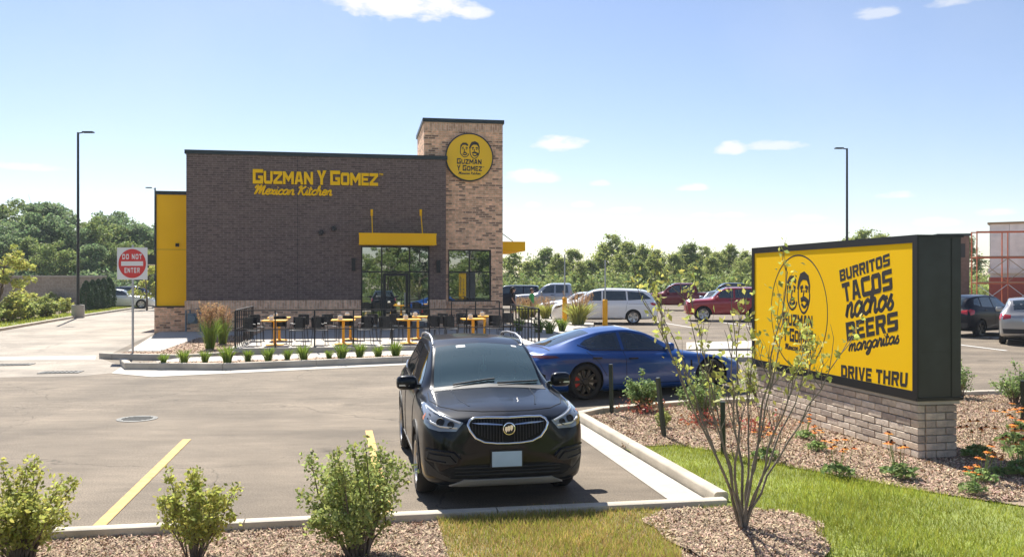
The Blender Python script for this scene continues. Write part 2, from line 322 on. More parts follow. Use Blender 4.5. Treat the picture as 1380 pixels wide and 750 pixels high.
MT = dict(
    asphalt=mat_asphalt('asphalt', (.172, .138, .100)), concrete_road=mat_asphalt('concrete paving', (.30, .26, .21), .12),
    concrete=mat('concrete', (.44, .405, .35), .85, noise=(3, .12), bump=(40, .2)), kerb=mat('kerb concrete', (.48, .425, .34), .85, noise=(2.2, .2), bump=(50, .25)),
    lawn_soil=mat('turf', (.19, .225, .045), .9, noise=(1.2, .35), bump=(30, .5)), dry_soil=mat('dry turf', (.19, .15, .065), .9, noise=(1.5, .3), bump=(30, .5)),
    mulch=mat('mulch bed', (.27, .205, .14), .95, noise=(9, .4), bump=(25, .8)), chips=mat('mulch chips', (.45, .335, .22), .9, island=.55),
    gravel=mat('pebble mulch', (.36, .25, .175), .95, noise=(14, .45), bump=(16, 1.0)),
    grass=mat('grass blades', (.33, .375, .06), .8, noise=(.9, .25), island=.35, trans=.4, spec=.15), dry_grass=mat('dry grass blades', (.52, .40, .15), .8, noise=(1.6, .3), island=.4, trans=.35, spec=.15),
    field=mat('field grass', (.12, .16, .045), .95, noise=(.2, .3), bump=(4, .6)),
    yline=mat_worn('yellow paint line', (.60, .37, .10), .8, noise=(9, .3)), wline=mat('white paint line', (.75, .74, .70), .8, noise=(6, .12)),
    dark_brick=mat_brick('dark brick', (.155, .112, .098), (.098, .071, .063), (.21, .157, .138)),
    tan_brick=mat_brick('tan brick', (.90, .54, .33), (.50, .28, .17), (.72, .53, .37), dark=(.27, .155, .10)),
    tan_soldier=mat_brick('tan soldier brick', (.76, .50, .33), (.48, .28, .18), (.66, .51, .38), bw=.36, bh=.1, vertical=True),
    grey_brick=mat('grey brick', (.37, .325, .28), .9, noise=(6, .25), bump=(45, .5)), mortar=mat('mortar', (.33, .30, .27), .95, bump=(40, .3)),
    block=mat_brick('wall block', (.36, .30, .235), (.30, .245, .19), (.40, .35, .29), bw=.6, bh=.3),
    green_coping=mat('dark metal coping', (.022, .034, .036), .45, metal=.4), black=mat('black metal', (.014, .014, .016), .4, metal=.3), frame=mat('dark window frame', (.018, .019, .02), .4, metal=.4),
    yellow=mat('yellow panel', (.97, .53, .012), .7, noise=(.7, .05), spec=.06), yellow_sign=mat('yellow sign', (.97, .58, .010), .7, spec=.06), letter_yellow=mat('yellow letter', (.97, .58, .012), .7, spec=.08),
    sign_black=mat('black sign cabinet', (.018, .02, .024), .4, noise=(3, .35)), ink=mat('black print', (.022, .018, .013), .5),
    medal=mat('medallion yellow', (.90, .56, .03), .6, spec=.2), glass=mat_glass('window glass', (.008, .011, .012), .30), steel=mat('galvanised steel', (.42, .43, .44), .45, metal=.7, noise=(8, .1)),
    red=mat('sign red', (.62, .035, .03), .45), white=mat('sign white', (.75, .75, .73), .5), bollard=mat('bollard yellow', (.90, .44, .02), .5, noise=(3, .08), spec=.2),
    pole=mat('dark pole', (.025, .027, .03), .4, metal=.4), tabletop=mat('table yellow', (.85, .43, .03), .5, spec=.3), paper=mat('white plastic', (.78, .78, .76), .5),
    chair=mat('black chair', (.012, .012, .013), .45), pad=mat('grey seat', (.10, .10, .105), .35, spec=.5), meter=mat('meter grey blue', (.14, .18, .20), .5, noise=(5, .1)),
    stake=mat('dark green post', (.012, .028, .022), .45), cast=mat('cast iron', (.075, .075, .07), .6, metal=.4, bump=(30, .4)),
    bark=mat('bark', (.17, .125, .095), .9, noise=(14, .35), bump=(20, .6)), bark2=mat('grey bark', (.20, .17, .135), .9, noise=(14, .3), bump=(20, .6)),
    leafA=mat('leaf dark', (.18, .26, .115), .7, island=.45, trans=.5), leafB=mat('leaf mid', (.25, .32, .10), .7, island=.42, trans=.42), leafC=mat('leaf light', (.33, .385, .12), .7, island=.4, trans=.5),
    leafD=mat('leaf yellow green', (.43, .455, .11), .65, island=.42, trans=.5), leafE=mat('shrub leaf', (.24, .34, .12), .65, island=.42, trans=.45), conifer=mat('conifer', (.05, .10, .04), .7, island=.4, trans=.15),
    tuft=mat('tuft green', (.19, .28, .04), .6, island=.35, trans=.4), straw=mat('straw plume', (.46, .30, .15), .7, island=.4, trans=.4), petal=mat('orange petal', (.85, .36, .05), .6, island=.3, trans=.5), cone=mat('flower cone', (.08, .03, .015), .8),
    redleaf=mat('red leaf', (.42, .15, .07), .6, island=.5, trans=.3),
    rubber=mat('tyre rubber', (.016, .016, .017), .75, bump=(60, .2)), rimsilver=mat('alloy rim', (.5, .5, .51), .3, metal=.85), rimblack=mat('black rim', (.015, .015, .016), .3, metal=.4),
    chrome=mat('chrome', (.75, .76, .78), .12, metal=1.0), trim=mat('black plastic trim', (.02, .02, .021), .6), skid=mat('silver trim', (.42, .42, .41), .45, metal=.35), plate=mat('pale licence plate', (.42, .56, .70), .5, noise=(3, .1)),
    carglass=mat_glass('car glass', (.02, .03, .032), .05), shieldglass=mat_glass('windscreen glass', (.11, .175, .172), .10, alpha=.5), lampglass=mat_glass('lamp glass', (.16, .17, .18), .10), lampbody=mat('lamp white', (.62, .64, .67), .25, metal=.5), amber=mat('amber lens', (.65, .16, .03), .25, coat=.5), taillamp=mat('red lens', (.45, .015, .015), .2, coat=1.0), caliper=mat('red caliper', (.6, .03, .02), .4), disc=mat('brake disc', (.3, .3, .3), .35, metal=.9), well=mat('wheel well', (.008, .008, .008), .9), interior=mat('car interior', (.055, .055, .058), .8), seatgrey=mat('seat cloth', (.30, .29, .27), .85),  # windscreen's pale teal base colour stands for reflected sky and dust
    darklamp=mat('smoked red lens', (.09, .008, .01), .2, coat=1.0),
    skin=mat('skin', (.52, .32, .23), .55), hairb=mat('brown hair', (.10, .055, .03), .6), hairk=mat('black hair', (.012, .01, .01), .6), green_shirt=mat('green shirt', (.05, .30, .08), .8), shorts=mat('tan shorts', (.42, .30, .17), .8), black_shirt=mat('black clothing', (.02, .02, .024), .8), denim=mat('grey trousers', (.12, .12, .13), .8),
    stucco=mat('white sheathing', (.86, .85, .82), .8, noise=(1.3, .12)), scaf=mat('orange scaffold', (.60, .15, .06), .5, noise=(4, .15)), redpaint=mat('red oxide', (.40, .08, .05), .6), plank=mat('scaffold plank', (.38, .27, .15), .8), dkbrick2=mat('brown brick', (.17, .10, .075), .85, noise=(4, .2)),
)
# ------------------------------------------------------------------ ground
def gz(y): return .008 * (min(max(y, 15.0), 47.0) - 15.0)
def gnd(px, py, h=0.0):
    """point of the ground (raised by h) seen at a photo position"""
    k = (py - 377) / FPX
    d = (H - h) / k
    if d > 15: d = (H - h + .12) / (k + .008)
    if d > 47: d = (H - h - .256) / k
    return Vector(((px - 690) / FPX * d, d, gz(d) + h))
def gxy(px, py, h=0.0):
    p = gnd(px, py, h); return (p.x, p.y)

TH = math.radians(9.8)
E1 = Vector((math.cos(TH), math.sin(TH), 0)); E2 = Vector((-math.sin(TH), math.cos(TH), 0))
A0 = Vector(((251 - 690) / FPX * 34.7, 34.7, 0))
def W(u, v, z=0.0): return A0 + E1 * u + E2 * v + Vector((0, 0, z))
def uv_of(p): q = Vector((p[0], p[1], 0)) - A0; return q.dot(E1), q.dot(E2)
def fac(px, py, off=0.0):
    """(u, z) on the plane v=off of the restaurant front"""
    kx = (px - 690) / FPX; kz = (377 - py) / FPX
    t = (off + A0.dot(E2)) / (kx * E2.x + E2.y)
    P = Vector((t * kx, t, 0)) - A0
    return P.dot(E1), H + kz * t

def sheet_bm(poly, off):
    bm = bmesh.new(); vs = [bm.verts.new((p[0], p[1], 0)) for p in poly]; bm.faces.new(vs)
    for y in (15.0, 47.0):
        bmesh.ops.bisect_plane(bm, geom=bm.verts[:] + bm.edges[:] + bm.faces[:], plane_co=(0, y, 0), plane_no=(0, 1, 0))
    bmesh.ops.triangulate(bm, faces=bm.faces[:])
    for v in bm.verts: v.co.z = gz(v.co.y) + off
    for f in bm.faces:
        if f.normal.z < 0: f.normal_flip()
    return bm
def sheet(name, poly, m, off=0.0, kind='structure', label=None):
    bm = sheet_bm(poly, off); bm.normal_update()
    for f in bm.faces:
        if f.normal.z < 0: f.normal_flip()
    me = bpy.data.meshes.new(name); bm.to_mesh(me); bm.free(); me.materials.append(m)
    return tag(link(name, me), label, kind=kind)
def slab(name, poly, m, z0, z1, parent=None, kind=None, follow=True):
    """slab with upright sides; z relative to the ground when follow"""
    n = len(poly); mb = MB()
    tri = tessellate_polygon([[Vector((p[0], p[1], 0)) for p in poly]])
    top = [(p[0], p[1], (gz(p[1]) if follow else 0) + z1) for p in poly]; bot = [(p[0], p[1], (gz(p[1]) if follow else 0) + z0) for p in poly]
    mb.add(top + bot, [list(t) for t in tri] + [(i, (i + 1) % n, n + (i + 1) % n, n + i) for i in range(n)])
    o = mb.build(name, m, parent); 
    if kind: tag(o, kind=kind)
    return o
def resample(pts, step):
    pts = [Vector((p[0], p[1], 0)) for p in pts]; out = [pts[0]]
    for a, b in zip(pts, pts[1:]):
        k = max(1, int(round((b - a).length / step)))
        for i in range(1, k + 1): out.append(a.lerp(b, i / k))
    return out
def kerb(name, pts, w, h, m=None, joint=3.0, base=-.06, side=1):
    """cast kerb along pts, lying on the side given (left = 1), cut by joints every few metres"""
    P = resample(pts, joint); n = len(P); mb = MB()
    nr = []
    for i in range(n):
        a = (P[i] - P[i - 1]).normalized() if i else (P[1] - P[0]).normalized()
        b = (P[i + 1] - P[i]).normalized() if i < n - 1 else a
        t = (a + b).normalized(); q = Vector((-t.y, t.x, 0)) * side
        nr.append(q / max(.5, q.dot(Vector((-a.y, a.x, 0)) * side)))
    r = min(.03, w * .2)
    prof = [(0.02, base), (0.0, h - r), (r * .4, h - r * .3), (r, h), (w - r, h), (w - r * .3, h - r * .3), (w, h - r), (w, base)]
    for i in range(n - 1):
        a, b = P[i], P[i + 1]; d = (b - a).normalized() * .006
        R = []
        for (c, q) in ((a + d, nr[i]), (b - d, nr[i + 1])):
            R.append([(c.x + q.x * x, c.y + q.y * x, gz(c.y) + z) for x, z in prof])
        k = len(prof)
        mb.add(R[0] + R[1], [(j, (j + 1) % k, k + (j + 1) % k, k + j) for j in range(k)] + [list(range(k)), list(range(k, 2 * k))])
    return tag(mb.build(name, m or MT['kerb'], None, 40), kind='structure')

sheet('ground', [(-420, -140), (420, -140), (420, 900), (-420, 900)], MT['field'], -.05)
# parking lot
lot = [(-40, 7.2), (-4.9, 7.78), (2.05, 9.02), (1.0, 14.6), (3.3, 16.05), (9.5, 17.35), (30, 21.3), (62, 27), (62, 82), (-25, 82), (-6, 62), (-18, 30), (-40, 26)]
sheet('parking_lot', lot, MT['asphalt'], 0.0)
LK = [gxy(-260, 489), gxy(0, 446), gxy(104, 428), gxy(207, 412), gxy(232, 405)]
# the pale concrete drive that runs back along the left of the building
drive = [gxy(-420, 512), gxy(0, 508.5), gxy(110, 506.5), gxy(160, 501.5), gxy(175, 497), gxy(136, 483), gxy(207, 449), gxy(250, 412), gxy(232, 405)] + [ (p[0], p[1]) for p in LK[::-1][1:]]
sheet('concrete_drive', drive, MT['concrete_road'], .004)
gut = [gxy(150, 503), gxy(166, 493), gxy(300, 494), gxy(543, 484.5), gxy(700, 473), gxy(700, 478), gxy(543, 492), gxy(300, 503.5), gxy(205, 508)]
sheet('concrete_gutter', gut, MT['concrete'], .009)
sheet('concrete_cross_band', [gxy(-200, 482), gxy(60, 480), gxy(130, 479), gxy(128, 485), gxy(60, 485), gxy(-200, 487)], MT['concrete'], .008)
kerb('kerb', LK, .16, .13, side=1)
# painted lines
def pline(a, b, w, m, name='parking_line'):
    a = Vector((*a, 0)); b = Vector((*b, 0)); d = (b - a).normalized(); q = Vector((-d.y, d.x, 0)) * w / 2
    sheet(name, [(a + q)[:2], (b + q)[:2], (b - q)[:2], (a - q)[:2]], m, .008)
pline(gxy(252, 592), gxy(128, 714), .12, MT['yline']); pline(gxy(497, 580), gxy(522, 692), .11, MT['yline']);
pline((9.2, 31.5), (24, 34.2), .12, MT['wline']); pline((15.8, 27.5), (15.0, 33.0), .12, MT['wline']); pline((19.2, 27.6), (18.4, 33.6), .12, MT['wline'])
for i in range(5): pline((5.2 + i * 3.0, 38.6 + i * .5), (4.3 + i * 3.0, 43.6 + i * .5), .11, MT['wline'])

# front planting strip: mulch and dry turf below the lens
front_bed = [(-40, -2), (-40, 7.0), (-4.9, 7.62), (2.1, 8.86), (5.0, -2)]
LAWN = [gxy(843, 607), gxy(905, 603), gxy(960, 611), gxy(1050, 630), gxy(1130, 645), gxy(1230, 664), gxy(1380, 687), (8.6, 8.55), (30, 10.5), (30, -2), (2.0, -2), (2.15, 6.5), gxy(905, 700), gxy(975, 676)]
BED = [gxy(780, 562), gxy(843, 607)] + LAWN[1:9] + [(30, 21.0), (9.5, 17.25), (3.3, 15.95), (1.1, 14.5)]
DRY = [gxy(588, 702), gxy(700, 694), gxy(860, 685), gxy(893, 690), gxy(905, 720), gxy(935, 800), gxy(620, 800)]
sheet('mulch_strip', front_bed, MT['mulch'], .02)
sheet('road', [(-60, -14), (60, 6 - 14), (60, -2), (-60, -6)], MT['asphalt'], -.02)
sheet('lawn', LAWN, MT['lawn_soil'], .03)
sheet('dry_turf', DRY, MT['dry_soil'], .036)
sheet('mulch_bed', BED, MT['mulch'], .045)
RING_C = gxy(992, 716)
ring = [(RING_C[0] + (0.80 + .07 * math.sin(3 * a) + .03 * math.sin(11 * a + 1)) * math.cos(a), RING_C[1] - (.5 if math.sin(a) < 0 else 0) * abs(math.sin(a)) + (0.72 + .05 * math.cos(2 * a) + .03 * math.cos(9 * a)) * math.sin(a)) for a in [i * 2 * math.pi / 60 for i in range(60)]]
ring_in = [(RING_C[0] + (x - RING_C[0]) * .93, RING_C[1] + (y - RING_C[1]) * .93) for x, y in ring]
sheet('mulch_ring', ring, MT['mulch'], .052)
kerb('kerb', [(-40, 7.2 - 5.8), (-8, 7.2)] + [(-4.9, 7.78), (2.2, 9.02)], .15, .10, side=-1, joint=2.6)
kerb('kerb', [(2.13, 9.05), (1.05, 14.6), (1.5, 15.15), (3.3, 16.05), (9.5, 17.35), (30, 21.3)], .16, .13, side=-1, joint=2.6)
# the gutter pan beside the parked crossover
sheet('concrete_gutter', [(1.72, 9.0), (2.12, 9.06), (1.04, 14.6), (.72, 14.55)], MT['concrete'], .007)

rng = np.random.default_rng(7)
def inside(poly, X, Y):
    ins = np.zeros(len(X), bool); n = len(poly); j = n - 1
    for i in range(n):
        xi, yi = poly[i]; xj, yj = poly[j]
        c = ((yi > Y) != (yj > Y)) & (X < (xj - xi) * (Y - yi) / (yj - yi + 1e-12) + xi); ins ^= c; j = i
    return ins
def scatter(poly, dens, box=None):
    xs = [p[0] for p in poly]; ys = [p[1] for p in poly]
    b = box or (min(xs), max(xs), min(ys), max(ys))
    n = int((b[1] - b[0]) * (b[3] - b[2]) * dens)
    X = rng.uniform(b[0], b[1], n); Y = rng.uniform(b[2], b[3], n)
    k = inside(poly, X, Y); k &= np.abs(X) < (Y * .64 + 1.2)
    return X[k], Y[k]
def gzs(Y): return .008 * (np.clip(Y, 15, 47) - 15)
def blades(name, polys, dens, hmin, hmax, w, m, z, label, box=None, excl=()):
    Xs, Ys = [], []
    for p in polys:
        X, Y = scatter(p, dens, box); Xs.append(X); Ys.append(Y)
    X = np.concatenate(Xs); Y = np.concatenate(Ys)
    for e in excl:
        k = ~inside(e, X, Y); X, Y = X[k], Y[k]
    n = len(X); a = rng.uniform(0, 2 * np.pi, n); h = rng.uniform(hmin, hmax, n) * (1 + .35 * np.sin(X * 2.1 + 1.3 * np.sin(Y * 1.7)))
    lean = rng.normal(0, .45, (n, 2)) * h[:, None]; ww = w * rng.uniform(.6, 1.4, n)
    dx, dy = np.cos(a) * ww, np.sin(a) * ww; z0 = z + gzs(Y)
    B = np.stack([X, Y, z0 - .01], 1); D = np.stack([dx, dy, np.zeros(n)], 1)
    T = np.stack([X + lean[:, 0], Y + lean[:, 1], z0 + h], 1)
    V = np.stack([B - D, B + D, T], 1).reshape(-1, 3)
    return tag(link(name, np_mesh(name, V, np.arange(3 * n).reshape(-1, 3), m)), label, kind='stuff')
def chips(name, polys, dens, smin, smax, m, z, label, box=None, excl=()):
    Xs, Ys = [], []
    for p in polys:
        X, Y = scatter(p, dens, box); Xs.append(X); Ys.append(Y)
    X = np.concatenate(Xs); Y = np.concatenate(Ys)
    for e in excl:
        k = ~inside(e, X, Y); X, Y = X[k], Y[k]
    n = len(X); a = rng.uniform(0, 2 * np.pi, n); l = rng.uniform(smin, smax, n); w = l * rng.uniform(.2, .5, n)
    t1 = rng.normal(0, .5, n); t2 = rng.normal(0, .45, n)
    u = np.stack([np.cos(a), np.sin(a), t1], 1) * l[:, None] / 2; v = np.stack([-np.sin(a), np.cos(a), t2], 1) * w[:, None] / 2
    C = np.stack([X, Y, z + gzs(Y) + rng.uniform(.002, .02, n)], 1)
    V = np.stack([C - u - v, C + u - v * .6, C + u * .9 + v, C - u + v * .7], 1).reshape(-1, 3)
    return tag(link(name, np_mesh(name, V, np.arange(4 * n).reshape(-1, 4), m)), label, kind='stuff')
blades('grass', [LAWN], 2300, .035, .085, .0045, MT['grass'], .03, None, (1.2, 10.5, 6.0, 13.5), excl=[ring_in])
blades('dry_grass', [DRY], 3000, .03, .07, .004, MT['dry_grass'], .036, None, (-1.5, 2.4, 6.5, 9.2))
blades('sparse_grass', [DRY], 2000, .03, .07, .0045, MT['grass'], .036, None, (-1.5, 2.4, 6.5, 9.2))
chips('mulch_chips', [BED], 2200, .015, .052, MT['chips'], .045, None, (.8, 13, 9, 18.5))
chips('strip_chips', [front_bed], 3600, .012, .042, MT['chips'], .02, None, (-5.5, 2.4, 6.3, 8.8), excl=[DRY, ring])
chips('ring_chips', [ring], 3800, .012, .042, MT['chips'], .052, None)

# ------------------------------------------------------------------ restaurant
bld = thing('restaurant_building', 'dark brick restaurant with a tall tan brick tower and yellow side panel', 'restaurant', A0, TH)
FLOOR = .33
uR = fac(601, 300)[0]; zT = fac(251, 207)[1]; zB = 1.53
e0, zE = fac(486.5, 331); e1 = fac(579, 331)[0]
def part(name, m, parent, boxes, smooth=None):
    mb = MB()
    for b in boxes: mb.bx(*b)
    return mb.build(name, m, parent, smooth)
T = .3
front = part('front_wall', MT['dark_brick'], bld, [(0, e0, 0, T, zB, zT), (e1, uR, 0, T, zB, zT), (e0, e1, 0, T, zE, zT), (0, T, T, 14, zB, zT), (T, uR, 13.7, 14, zB, zT), (uR - T, uR, T, 13.7, zB, zT)])
part('base_course', MT['tan_brick'], bld, [(-.03, e0, -.03, T, 0, zB - .36), (e1, uR + .005, -.03, T, 0, zB - .36), (-.03, T, T, 14, 0, zB - .36)])
part('soldier_course', MT['tan_soldier'], bld, [(-.05, e0, -.05, T, zB - .357, zB - .003), (e1, uR + .02, -.05, T, zB - .357, zB - .003), (-.05, T, T, 14, zB - .357, zB - .003)])
part('coping', MT['green_coping'], bld, [(-.06, uR + .06, -.06, T + .1, zT, zT + .16), (-.06, T + .1, T + .1, 14.06, zT, zT + .16)])
part('roof', MT['concrete'], bld, [(T, uR - T, T, 13.7, zT - .8, zT - .6)])
# fine joint in the brick left of the letters
part('control_joint', MT['frame'], front, [(fac(401, 300)[0] - .008, fac(401, 300)[0] + .008, -.004, .02, zB, zT - .01)])
# tower
TV = .38
t0 = fac(571.5, 200, TV)[0]; t1, zTw = fac(677.5, 168, TV)
zTw = fac(571.5, 164, TV)[1]
w0, zw1 = fac(604, 336, TV); w1, zw0 = fac(662, 405.5, TV)
tower = part('tower', MT['tan_brick'], bld, [(t0, w0, TV, TV + T, FLOOR - .3, zTw), (w1, t1, TV, TV + T, 0, zTw), (w0, w1, TV, TV + T, zw1, zTw), (w0, w1, TV, TV + T, 0, zw0), (t0, t0 + T, TV + T, 5.0, 2, zTw), (t1 - T, t1, TV + T, 5.0, 0, zTw), (t0 + T, t1 - T, 4.7, 5.0, 0, zTw)])
part('tower_coping', MT['green_coping'], bld, [(t0 - .06, t1 + .06, TV - .06, 5.06, zTw, zTw + .16)])
part('tower_soldier', MT['tan_soldier'], bld, [(t0 + .01, t1 - .01, TV - .012, TV + .02, zTw - .36, zTw - .02)])
part('window_sill', MT['tan_soldier'], bld, [(w0 - .05, w1 + .05, TV - .06, TV + .1, zw0 - .14, zw0)])
part('side_wing', MT['dark_brick'], bld, [(t1 - .2, t1 - .1, 5.0, 14, 0, zT - .4)])
# dim room behind the panes
part('interior', MT['interior'], bld, [(e0 - .3, w1 + .3, 4.2, 4.25, .2, 3.8), (e0 - .3, w1 + .3, .8, 4.2, .25, FLOOR), (e0 - .3, w1 + .3, .8, 4.2, 3.8, 3.85), (e0 - .3, e0 - .25, .8, 4.2, .3, 3.8)])
def glazing(u0, u1, z0, z1, v, us, zs, f=.06):
    fr = MB()
    fr.bx(u0, u1, v - .03, v + .06, z1 - f, z1); fr.bx(u0, u1, v - .03, v + .06, z0, z0 + f)
    fr.bx(u0, u0 + f, v - .03, v + .06, z0 + f, z1 - f); fr.bx(u1 - f, u1, v - .03, v + .06, z0 + f, z1 - f)
    xs = [u0] + us + [u1]; 
    for u in us: fr.bx(u - f / 2, u + f / 2, v - .027, v + .055, z0 + f, z1 - f)
    for i in range(len(xs) - 1):
        a = xs[i] + (f if i == 0 else f / 2); b = xs[i + 1] - (f if i == len(xs) - 2 else f / 2)
        for z in zs: fr.bx(a, b, v - .024, v + .05, z - f / 2, z + f / 2)
    o = fr.build('window', MT['frame'], bld)
    zz = [z0] + zs + [z1]
    for i in range(len(xs) - 1):
        for j in range(len(zz) - 1):
            g = MB(); g.bx(xs[i] + .02, xs[i + 1] - .02, v + .005, v + .02, zz[j] + .02, zz[j + 1] - .02); g.build('pane', MT['glass'], o)
    return o
m1, zt_ = fac(514.5, 366, .12); m2 = fac(552, 366, .12)[0]
ent = glazing(e0, e1, FLOOR, zE, .12, [m1, m2], [zt_])
glazing(w0, w1, zw0, zw1, TV + .12, [fac(632.5, 370, TV + .12)[0]], [fac(632, 366.5, TV + .12)[1]])
d = MB(); dz = zt_ - .05
d.bx(m1 + .05, m1 + .17, .07, .125, FLOOR + .02, dz); d.bx(m2 - .17, m2 - .05, .07, .125, FLOOR + .02, dz); d.bx(m1 + .17, m2 - .17, .07, .125, dz - .12, dz); d.bx(m1 + .17, m2 - .17, .07, .125, FLOOR + .02, FLOOR + .28)
door = d.build('door', MT['frame'], bld)
h = MB(); h.tube([(m2 - .2, .0, FLOOR + .9), (m2 - .2, .0, FLOOR + 1.5)], .016, 8); h.tube([(m2 - .2, .08, FLOOR + 1.0), (m2 - .2, 0, FLOOR + 1.0)], .012, 6); h.tube([(m2 - .2, .08, FLOOR + 1.4), (m2 - .2, 0, FLOOR + 1.4)], .012, 6); h.build('handle', MT['steel'], door, 40)
# entrance canopy
c0, cz0 = fac(484, 329, -1.15); c1 = fac(588, 329, -1.15)[0]; cz1 = fac(484, 314, -1.15)[1]
can = part('canopy', MT['yellow'], bld, [(c0, c1, -1.15, -.002, cz0, cz1)])
part('canopy_edge', MT['yellow'], can, [(c0 - .015, c1 + .015, -1.17, -1.15, cz1 - .05, cz1 + .015), (c0 - .015, c1 + .015, -1.17, -1.15, cz0 - .01, cz0 + .04)])
for px in (501, 567):
    u, z = fac(px, 286); mb = MB(); mb.bx(u - .05, u + .05, -.06, -.002, z - .15, z + .12); mb.tube([(u, -.05, z), (u + .02, -.85, cz1 + .0)], .022, 8); mb.build('tie_rod', MT['yellow'], can, 40)
# side awning on the tower and its rod
a0, az0 = fac(677.5, 338, 2.2); a1, az1 = fac(708, 325.5, 2.2)
aw = part('side_awning', MT['yellow'], bld, [(t1 + .01, a1, 2.2, 7.2, az0, az1)])
mb = MB(); mb.tube([(t1 + .02, 2.6, fac(680, 308, 2.6)[1]), (a1 - .5, 2.6, az1 + .02)], .02, 6); mb.build('tie_rod', MT['pole'], aw, 40)
# yellow wing
YV = 1.0
y0, zy1 = fac(210.5, 262, YV); zy0 = fac(230, 412, YV)[1]
part('yellow_wing', MT['yellow'], bld, [(y0, -.06, YV, 8.0, zy0, zy1)])
part('wing_coping', MT['green_coping'], bld, [(y0 - .05, -.07, YV - .05, 8.05, zy1, zy1 + .15)])
part('wing_corner', MT['black'], bld, [(y0 - .035, y0 + .012, YV - .035, YV - .003, zy0, zy1 - .005)])
part('wing_base', MT['tan_brick'], bld, [(y0 - .06, -.05, YV - .05, 8, 0, zy0 - .06)])
part('base_flashing', MT['frame'], bld, [(y0 - .09, -.045, YV - .09, 8, zy0 - .058, zy0 - .002)])
part('panel_joint', MT['pole'], bld, [(y0 + .013, -.07, YV - .002, YV + .01, fac(230, 336, YV)[1] - .006, fac(230, 336, YV)[1] + .006)])
u, z = fac(239, 330, YV); mb = MB(); mb.bx(u - .07, u + .07, YV - .03, YV - .004, z - .07, z + .07); mb.lathe([(.05, -.16), (.06, -.03)], 10, 'y', (u, YV, z)); mb.build('wall_light', MT['black'], bld, 40)
# drive through canopy on the left
q0, qz0 = fac(194, 356, 4.0); qz1 = fac(194, 343, 4.0)[1]
lc = part('drive_canopy', MT['green_coping'], bld, [(q0, y0 - .01, 4.0, 8.0, qz0, qz1)])
part('soffit', MT['white'], lc, [(q0 + .05, y0 - .02, 4.05, 7.95, qz0 - .03, qz0 - .002)])
mb = MB(); mb.tube([(q0 + .15, 4.4, qz1), (y0 - .02, 4.4, qz1 + .75)], .02, 6); mb.build('tie_rod', MT['pole'], lc)
# sconces and fixtures
for px, py, hw, hh in ((476.5, 356.5, .075, .23), (590.5, 359, .075, .23)):
    u, z = fac(px, py); mb = MB(); mb.bx(u - hw, u + hw, -.14, -.004, z - hh, z + hh); mb.bx(u - hw - .015, u + hw + .015, -.155, -.004, z + hh, z + hh + .03); mb.bx(u - hw - .015, u + hw + .015, -.155, -.004, z - hh - .03, z - hh); mb.build('sconce', MT['black'], bld)
for px, py in ((433, 313.5), (450, 308)):
    u, z = fac(px, py); mb = MB(); mb.lathe([(.0, -.24), (.09, -.24), (.11, -.1), (.05, -.004)], 12, 'y', (u, 0, z)); mb.build('wall_spotlight', MT['black'], bld, 40)
# gas meter beside the base
mt = thing('gas_meter', 'grey blue gas meter against the low brick base behind the tall grass', 'meter', W(fac(261, 430)[0], -.3, .2), TH)
mb = MB(); mb.box((0, .05, .62), (.34, .26, .42)); mb.lathe([(0, -.2), (.15, -.2), (.17, -.14), (.17, -.1)], 14, 'y', (0, 0, .62)); mb.build('meter_body', MT['meter'], mt, 40)
mb = MB(); mb.tube([(-.26, .1, 0), (-.26, .1, .95), (-.1, .1, .95), (-.1, .1, .83)], .035, 8); mb.tube([(.14, .1, .83), (.14, .1, 1.0), (.3, .1, 1.0), (.3, .1, 0)], .035, 8); mb.build('pipe', MT['meter'], mt, 40)

